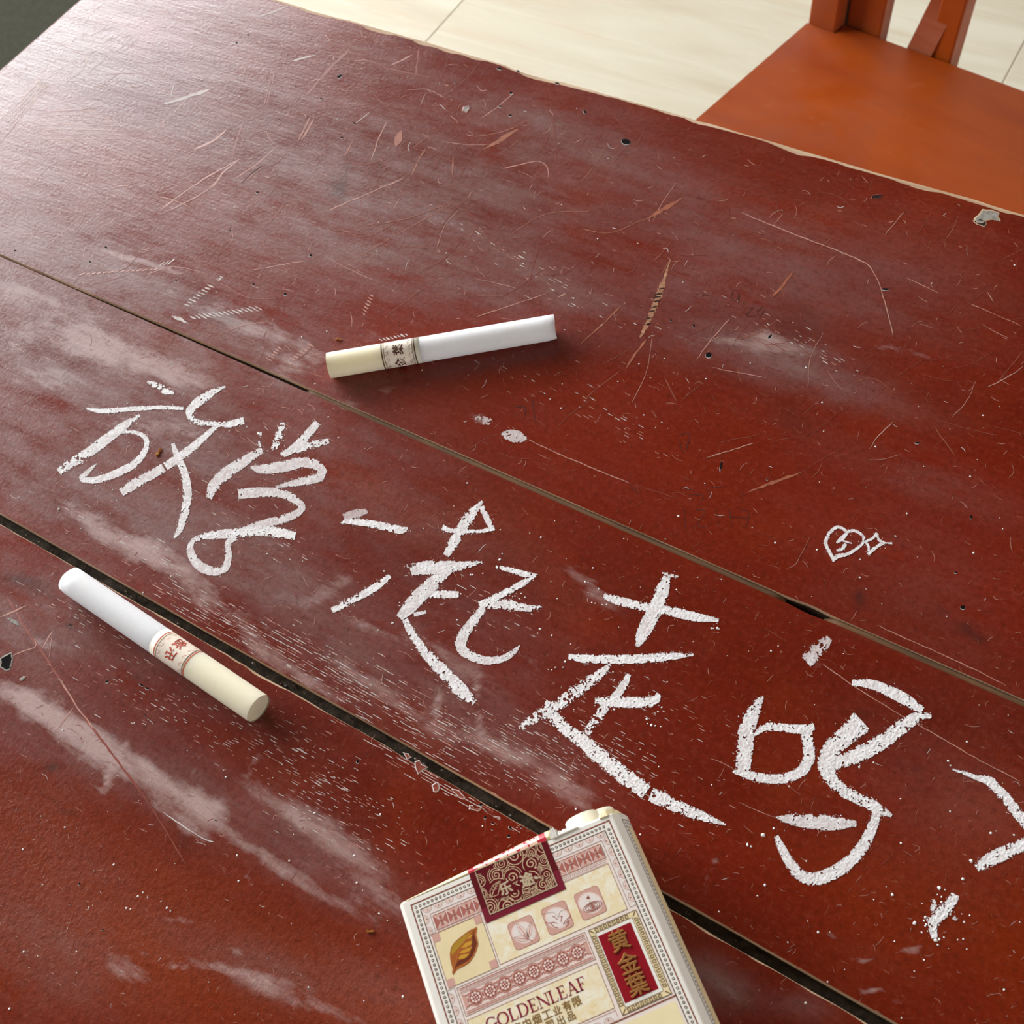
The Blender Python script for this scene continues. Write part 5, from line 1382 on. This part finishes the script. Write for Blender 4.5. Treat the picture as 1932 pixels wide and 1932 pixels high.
sstrip(.15, .33, 0.3, 70, 0); sstrip(1.75, 1.9, 2.0, 70, 0); sstrip(.15, 8, .3, .5, 0, .03, 8); sstrip(1.75, 8, 1.9, 2.05, 0, .03, 8)
sstrip(1.9, 9.0, 2.05, 70, 1, .02, 10)
for k in range(84):
    v = 1.2 + k * .82
    sstrip(.78, 1.3, v - .2, v + .2, 0, .035); sstrip(.92, 1.12, v - .07, v + .07, 2, .05)
for k in range(1, 9): sstrip(1.2 + k * .82, 1.6 + k * .82, 1.0, 1.4, 0, .035)
sp.build('side_print', [INKS['dbrown'], INKS['cream'], INKS['card']], pack)

# the cigarettes left in the opened corner
for (u, z, v0, lab) in ((40.1, 15.9, -4.25, 'cream filter tip sticking out of the torn corner of the pack'), (44.0, 9.4, -5.2, 'second filter tip at the right in the open corner of the pack')):
    r_ = 3.85
    root = empty('cigarette', tuple(np.array(O) * [1, 1, 0] + EX * u * MM + EY * v0 * MM + np.array([0, 0, TZ + (z - r_) * MM])), HD - math.pi / 2)
    tag(root, lab, 'cigarette', 'cigarettes in the pack')
    V, F = [], []; n = 36
    for s_, k in ((0, .93), (.0003, 1), (.03, 1)):
        for j in range(n): V.append((s_, r_ * MM * k * math.cos(2 * math.pi * j / n), r_ * MM + r_ * MM * k * math.sin(2 * math.pi * j / n)))
    for i in range(2):
        for j in range(n): F.append((i * n + j, (i + 1) * n + j, (i + 1) * n + (j + 1) % n, i * n + (j + 1) % n))
    F.append(tuple(range(2 * n, 3 * n))[::-1])
    mesh_obj('filter_wrap', V, F, MAT['tip'], root, smooth=True)
    mesh_obj('filter_end', V[:n], [tuple(range(n))], MAT['filterend'], root)
    b = MB()
    for j in range(n):
        a0, a1 = 2 * math.pi * j / n, 2 * math.pi * (j + 1) / n
        q = r_ * MM * .985
        b.poly([(.03, q * math.cos(a0), r_ * MM + q * math.sin(a0)), (.0615, q * math.cos(a0), r_ * MM + q * math.sin(a0)), (.0615, q * math.cos(a1), r_ * MM + q * math.sin(a1)), (.03, q * math.cos(a1), r_ * MM + q * math.sin(a1))])
    b.build('paper_tube', MAT['paper'], root)

# ------------------------------------------------------------------ the chair beyond the table
def varnish():
    m = NT('orange_brown_varnish', .36, .4)
    f = m.noise(14, 5, .6, m.coord((.3, 1, 1)), .6); g = m.noise(9, 4, .65, m.coord((.7, 1, 1)), .8); h = m.noise(60, 4, .7)
    c = m.mix(m.ramp(f, .3, .7), lin(166, 74, 16), lin(140, 54, 11))
    c = m.mix(m.ramp(g, .5, .68, 0, .55), c, lin(132, 62, 34))
    c = m.mix(m.ramp(h, .62, .78, 0, .35), c, lin(176, 112, 76))
    m.base(c); m.rough(m.ramp(g, .35, .65, .3, .58)); m.bump(f, .1, .0008)
    return m.mat
MAT['chair'] = varnish()
MAT['chairedge'] = wood('worn_edge_and_sheen', lin(184, 112, 84), lin(150, 72, 40), 30, .5)  # worn seat edge; on the braces this pale tone is painted sheen
SH = .45
CB = at(1523, 43, SH)
yaw = math.radians(-9.6)
chair = tag(empty('wooden_chair', (CB[0], CB[1], 0), yaw), 'orange-brown varnished wooden chair with plain seat, standing beyond the table', 'chair')
ta = math.tan(math.radians(90 - 76.8 - 9.6 + 0))     # seat widens to the front
sd, swid = .35, .37
seat = [(0 - ta * sd, -sd), (swid + ta * sd, -sd), (swid, .012), (0, .0), ]
b = MB()
tops = [(-ta * sd, -sd, SH), (swid + ta * sd, -sd, SH), (swid, .0, SH), (swid - .026, .0, SH), (swid - .026, .012, SH), (.026, .012, SH), (.026, 0, SH), (0, 0, SH)]
bots = [(x, y, SH - .022) for x, y, z in tops]
b.poly(tops); b.poly(bots[::-1])
for i in range(8): b.poly((bots[i], bots[(i + 1) % 8], tops[(i + 1) % 8], tops[i]), 1 if i == 7 else 0)
b.build('seat', [MAT['chair'], MAT['chairedge']], chair, bevel=.002)
def post(name, x0, x1, y0, y1, z0, z1, lab=None):
    b = MB(); b.box((x0, y0, z0), (x1, y1, z1)); o = b.build(name, MAT['chair'], chair, bevel=.0015)
    return o
post('rear_post', .0005, .0245, .0005, .030, 0, .92); post('rear_post', swid - .0245, swid - .0005, .0005, .030, 0, .92)
post('back_slat', .0265, .056, .014, .030, SH - .03, .86); post('back_slat', swid - .058, swid - .030, .014, .030, SH - .03, .86)
for sgn in (0, 1):
    X = lambda x: x if not sgn else swid - x
    post('back_slat', min(X(.096), X(.115)), max(X(.096), X(.115)), .016, .036, SH - .03, .86)
    b = MB()
    P = [(X(.074), .013), (X(.094), .013), (X(.094), .022), (X(.074), .022)]; Q = [(x + (.030 if not sgn else -.030), y + .008) for x, y in P]
    P = [(x, y, SH - .03) for x, y in P]; Q = [(x, y, SH + .12) for x, y in Q]
    b.poly(P); b.poly(Q)
    for i in range(4): b.poly((P[i], P[(i + 1) % 4], Q[(i + 1) % 4], Q[i]))
    b.build('brace', MAT['chairedge'], chair)
post('top_rail', .0, swid, .002, .030, .86, .93); post('rear_rail', .024, swid - .024, .013, .034, SH - .08, SH - .0225)
for x in (-ta * sd + .01, swid + ta * sd - .045): post('leg', x, x + .035, -sd + .01, -sd + .045, 0, SH - .0225)
for x in (.0, swid - .02): post('stretcher', x, x + .02, -sd + .045, .0, .18, .205)

# ------------------------------------------------------------------ the room
def stone():
    m = NT('cream_wood_grain_tile', .55, .25)
    g = m.coord((.9, 7, 1)); f = m.noise(2.6, 6, .62, g, .9); f2 = m.noise(9, 4, .6, m.coord((.5, 6, 1)), .6)
    c = m.mix(m.ramp(f, .35, .7), lin(196, 190, 172), lin(180, 170, 148))
    c = m.mix(m.ramp(f2, .55, .75, 0, .5), c, lin(184, 160, 132))
    m.base(c)
    return m.mat
MAT['tile'] = stone()
MAT['grout'] = plain('grout', lin(190, 180, 158), .9, .1, .1, 60)
MAT['wall'] = plain('white_wall_paint', lin(226, 224, 218), .8, .2, .03, 20)
MAT['ceil'] = wood('darkened_wood_ceiling', lin(92, 74, 58), lin(70, 55, 42), 6, .7)  # unseen ceiling, darkened so it reflects and fills less on the table
MAT['wframe'] = plain('grey_window_frame', lin(150, 152, 152), .4, .5, .05, 60)
RX0, RX1, RY0, RY1, RZ = -2.7, 3.3, -3.0, 4.2, 3.0
b = MB(); b.box((RX0, RY0, -.06), (RX1, RY1, -.0009)); floor = tag(b.build('floor', MAT['grout']), kind='structure')
tm = None; ts, gp = .8, .0016
for i in range(8):
    for j in range(9):
        xa, ya = -2.54 - .0 + i * ts - .0, -3.0 + j * ts
        xa = -.942 - 2 * ts + i * ts
        if tm is None:
            b = MB(); b.box((gp, gp, -.0009), (ts - gp, ts - gp, 0)); o = b.build('tile', MAT['tile'], floor, bevel=.0003); tm = o.data
        else:
            o = bpy.data.objects.new('tile', tm); COL.objects.link(o); o.parent = floor
            md = o.modifiers.new('bevel', 'BEVEL'); md.width = .0003; md.segments = 2
        o.location = (xa, ya, 0)
b = MB()
for (ya, yb2, za, zb) in ((RY0, WIN_Y0, 0, RZ), (WIN_Y1, RY1, 0, RZ), (WIN_Y0, WIN_Y1, 0, WIN_Z0), (WIN_Y0, WIN_Y1, WIN_Z1, RZ)):
    b.box((RX0 - .2, ya, za), (RX0, yb2, zb))
tag(b.build('wall_left', MAT['wall']), kind='structure')
b = MB(); b.box((RX0 - .2, RY1, 0), (RX1, RY1 + .15, RZ)); tag(b.build('wall_back', MAT['wall']), kind='structure')
b = MB(); b.box((RX0 - .2, RY0, RZ), (RX1, RY1 + .15, RZ + .12)); tag(b.build('ceiling', MAT['ceil']), kind='structure')
b = MB()
for (ya, yb2, za, zb) in ((RY0, W2Y0, 0, RZ), (W2Y1, RY1, 0, RZ), (W2Y0, W2Y1, 0, W2Z0), (W2Y0, W2Y1, W2Z1, RZ)):
    b.box((RX1, ya, za), (RX1 + .15, yb2, zb))
tag(b.build('wall_right', MAT['wall']), kind='structure')
fill_win = tag(empty('added_fill_window', (RX1 + .05, (W2Y0 + W2Y1) / 2, W2Z0)), kind='structure')  # invented window, made to hold the added fill light
for (ya, yb2, za, zb) in ((W2Y0, W2Y1, W2Z0, W2Z0 + .045), (W2Y0, W2Y1, W2Z1 - .045, W2Z1), (W2Y0, W2Y0 + .045, W2Z0 + .045, W2Z1 - .045), (W2Y1 - .045, W2Y1, W2Z0 + .045, W2Z1 - .045)):
    b = MB(); b.box((-.03, ya - fill_win.location[1], za - W2Z0), (.03, yb2 - fill_win.location[1], zb - W2Z0)); b.build('window_frame', MAT['wframe'], fill_win)
win = tag(empty('window_1', (RX0 - .05, (WIN_Y0 + WIN_Y1) / 2, WIN_Z0)), kind='structure')
def wbar(ya, yb2, za, zb, name):
    c = win.location
    b = MB(); b.box((-.03, ya - c[1], za - c[2]), (.03, yb2 - c[1], zb - c[2])); b.build(name, MAT['wframe'], win)
w_ = .045
wbar(WIN_Y0, WIN_Y1, WIN_Z0, WIN_Z0 + w_, 'window_frame'); wbar(WIN_Y0, WIN_Y1, WIN_Z1 - w_, WIN_Z1, 'window_frame')
wbar(WIN_Y0, WIN_Y0 + w_, WIN_Z0 + w_, WIN_Z1 - w_, 'window_frame'); wbar(WIN_Y1 - w_, WIN_Y1, WIN_Z0 + w_, WIN_Z1 - w_, 'window_frame')
wbar((WIN_Y0 + WIN_Y1) / 2 - .03, (WIN_Y0 + WIN_Y1) / 2 + .03, WIN_Z0 + w_, WIN_Z1 - w_, 'mullion')
gl = NT('window_glass', .02, .5); gl.b.inputs['Transmission Weight'].default_value = 1.0
gn = gl.noise(3, 2); gl.base(gl.mix(gn, (.95, .98, .97, 1), (.97, .99, .98, 1)))
ym = (WIN_Y0 + WIN_Y1) / 2
for ya, yb2 in ((WIN_Y0, ym), (ym, WIN_Y1)):
    b = MB(); b.box((-.116, ya - ym, 0), (-.112, yb2 - ym, WIN_Z1 - WIN_Z0)); b.build('pane', gl.mat, win)
b = MB(); b.box((.05, -(W2Y1 - W2Y0) / 2, 0), (.054, (W2Y1 - W2Y0) / 2, W2Z1 - W2Z0)); b.build('pane', gl.mat, fill_win)
b = MB(); b.box((RX0, RY0, 0), (RX0 + .012, RY1, .09)); tag(b.build('baseboard_left', MAT['wframe']), kind='structure')
# thin dark slab past the table end, built for an unidentified dark area
MAT['mat'] = plain('grey_green_slab', lin(56, 56, 47), .95, .1, .15, 120, bump=.6)
mc = at(60, 40, 0.0)
b = MB(); b.box((-.62, -.40, 0), (.09, .55, .012)); o = b.build('dark_floor_slab', MAT['mat'], bevel=.004)
o.location = (mc[0], mc[1], 0); tag(o, 'thin dark grey-green slab on the floor past the left end of the table', 'mat')
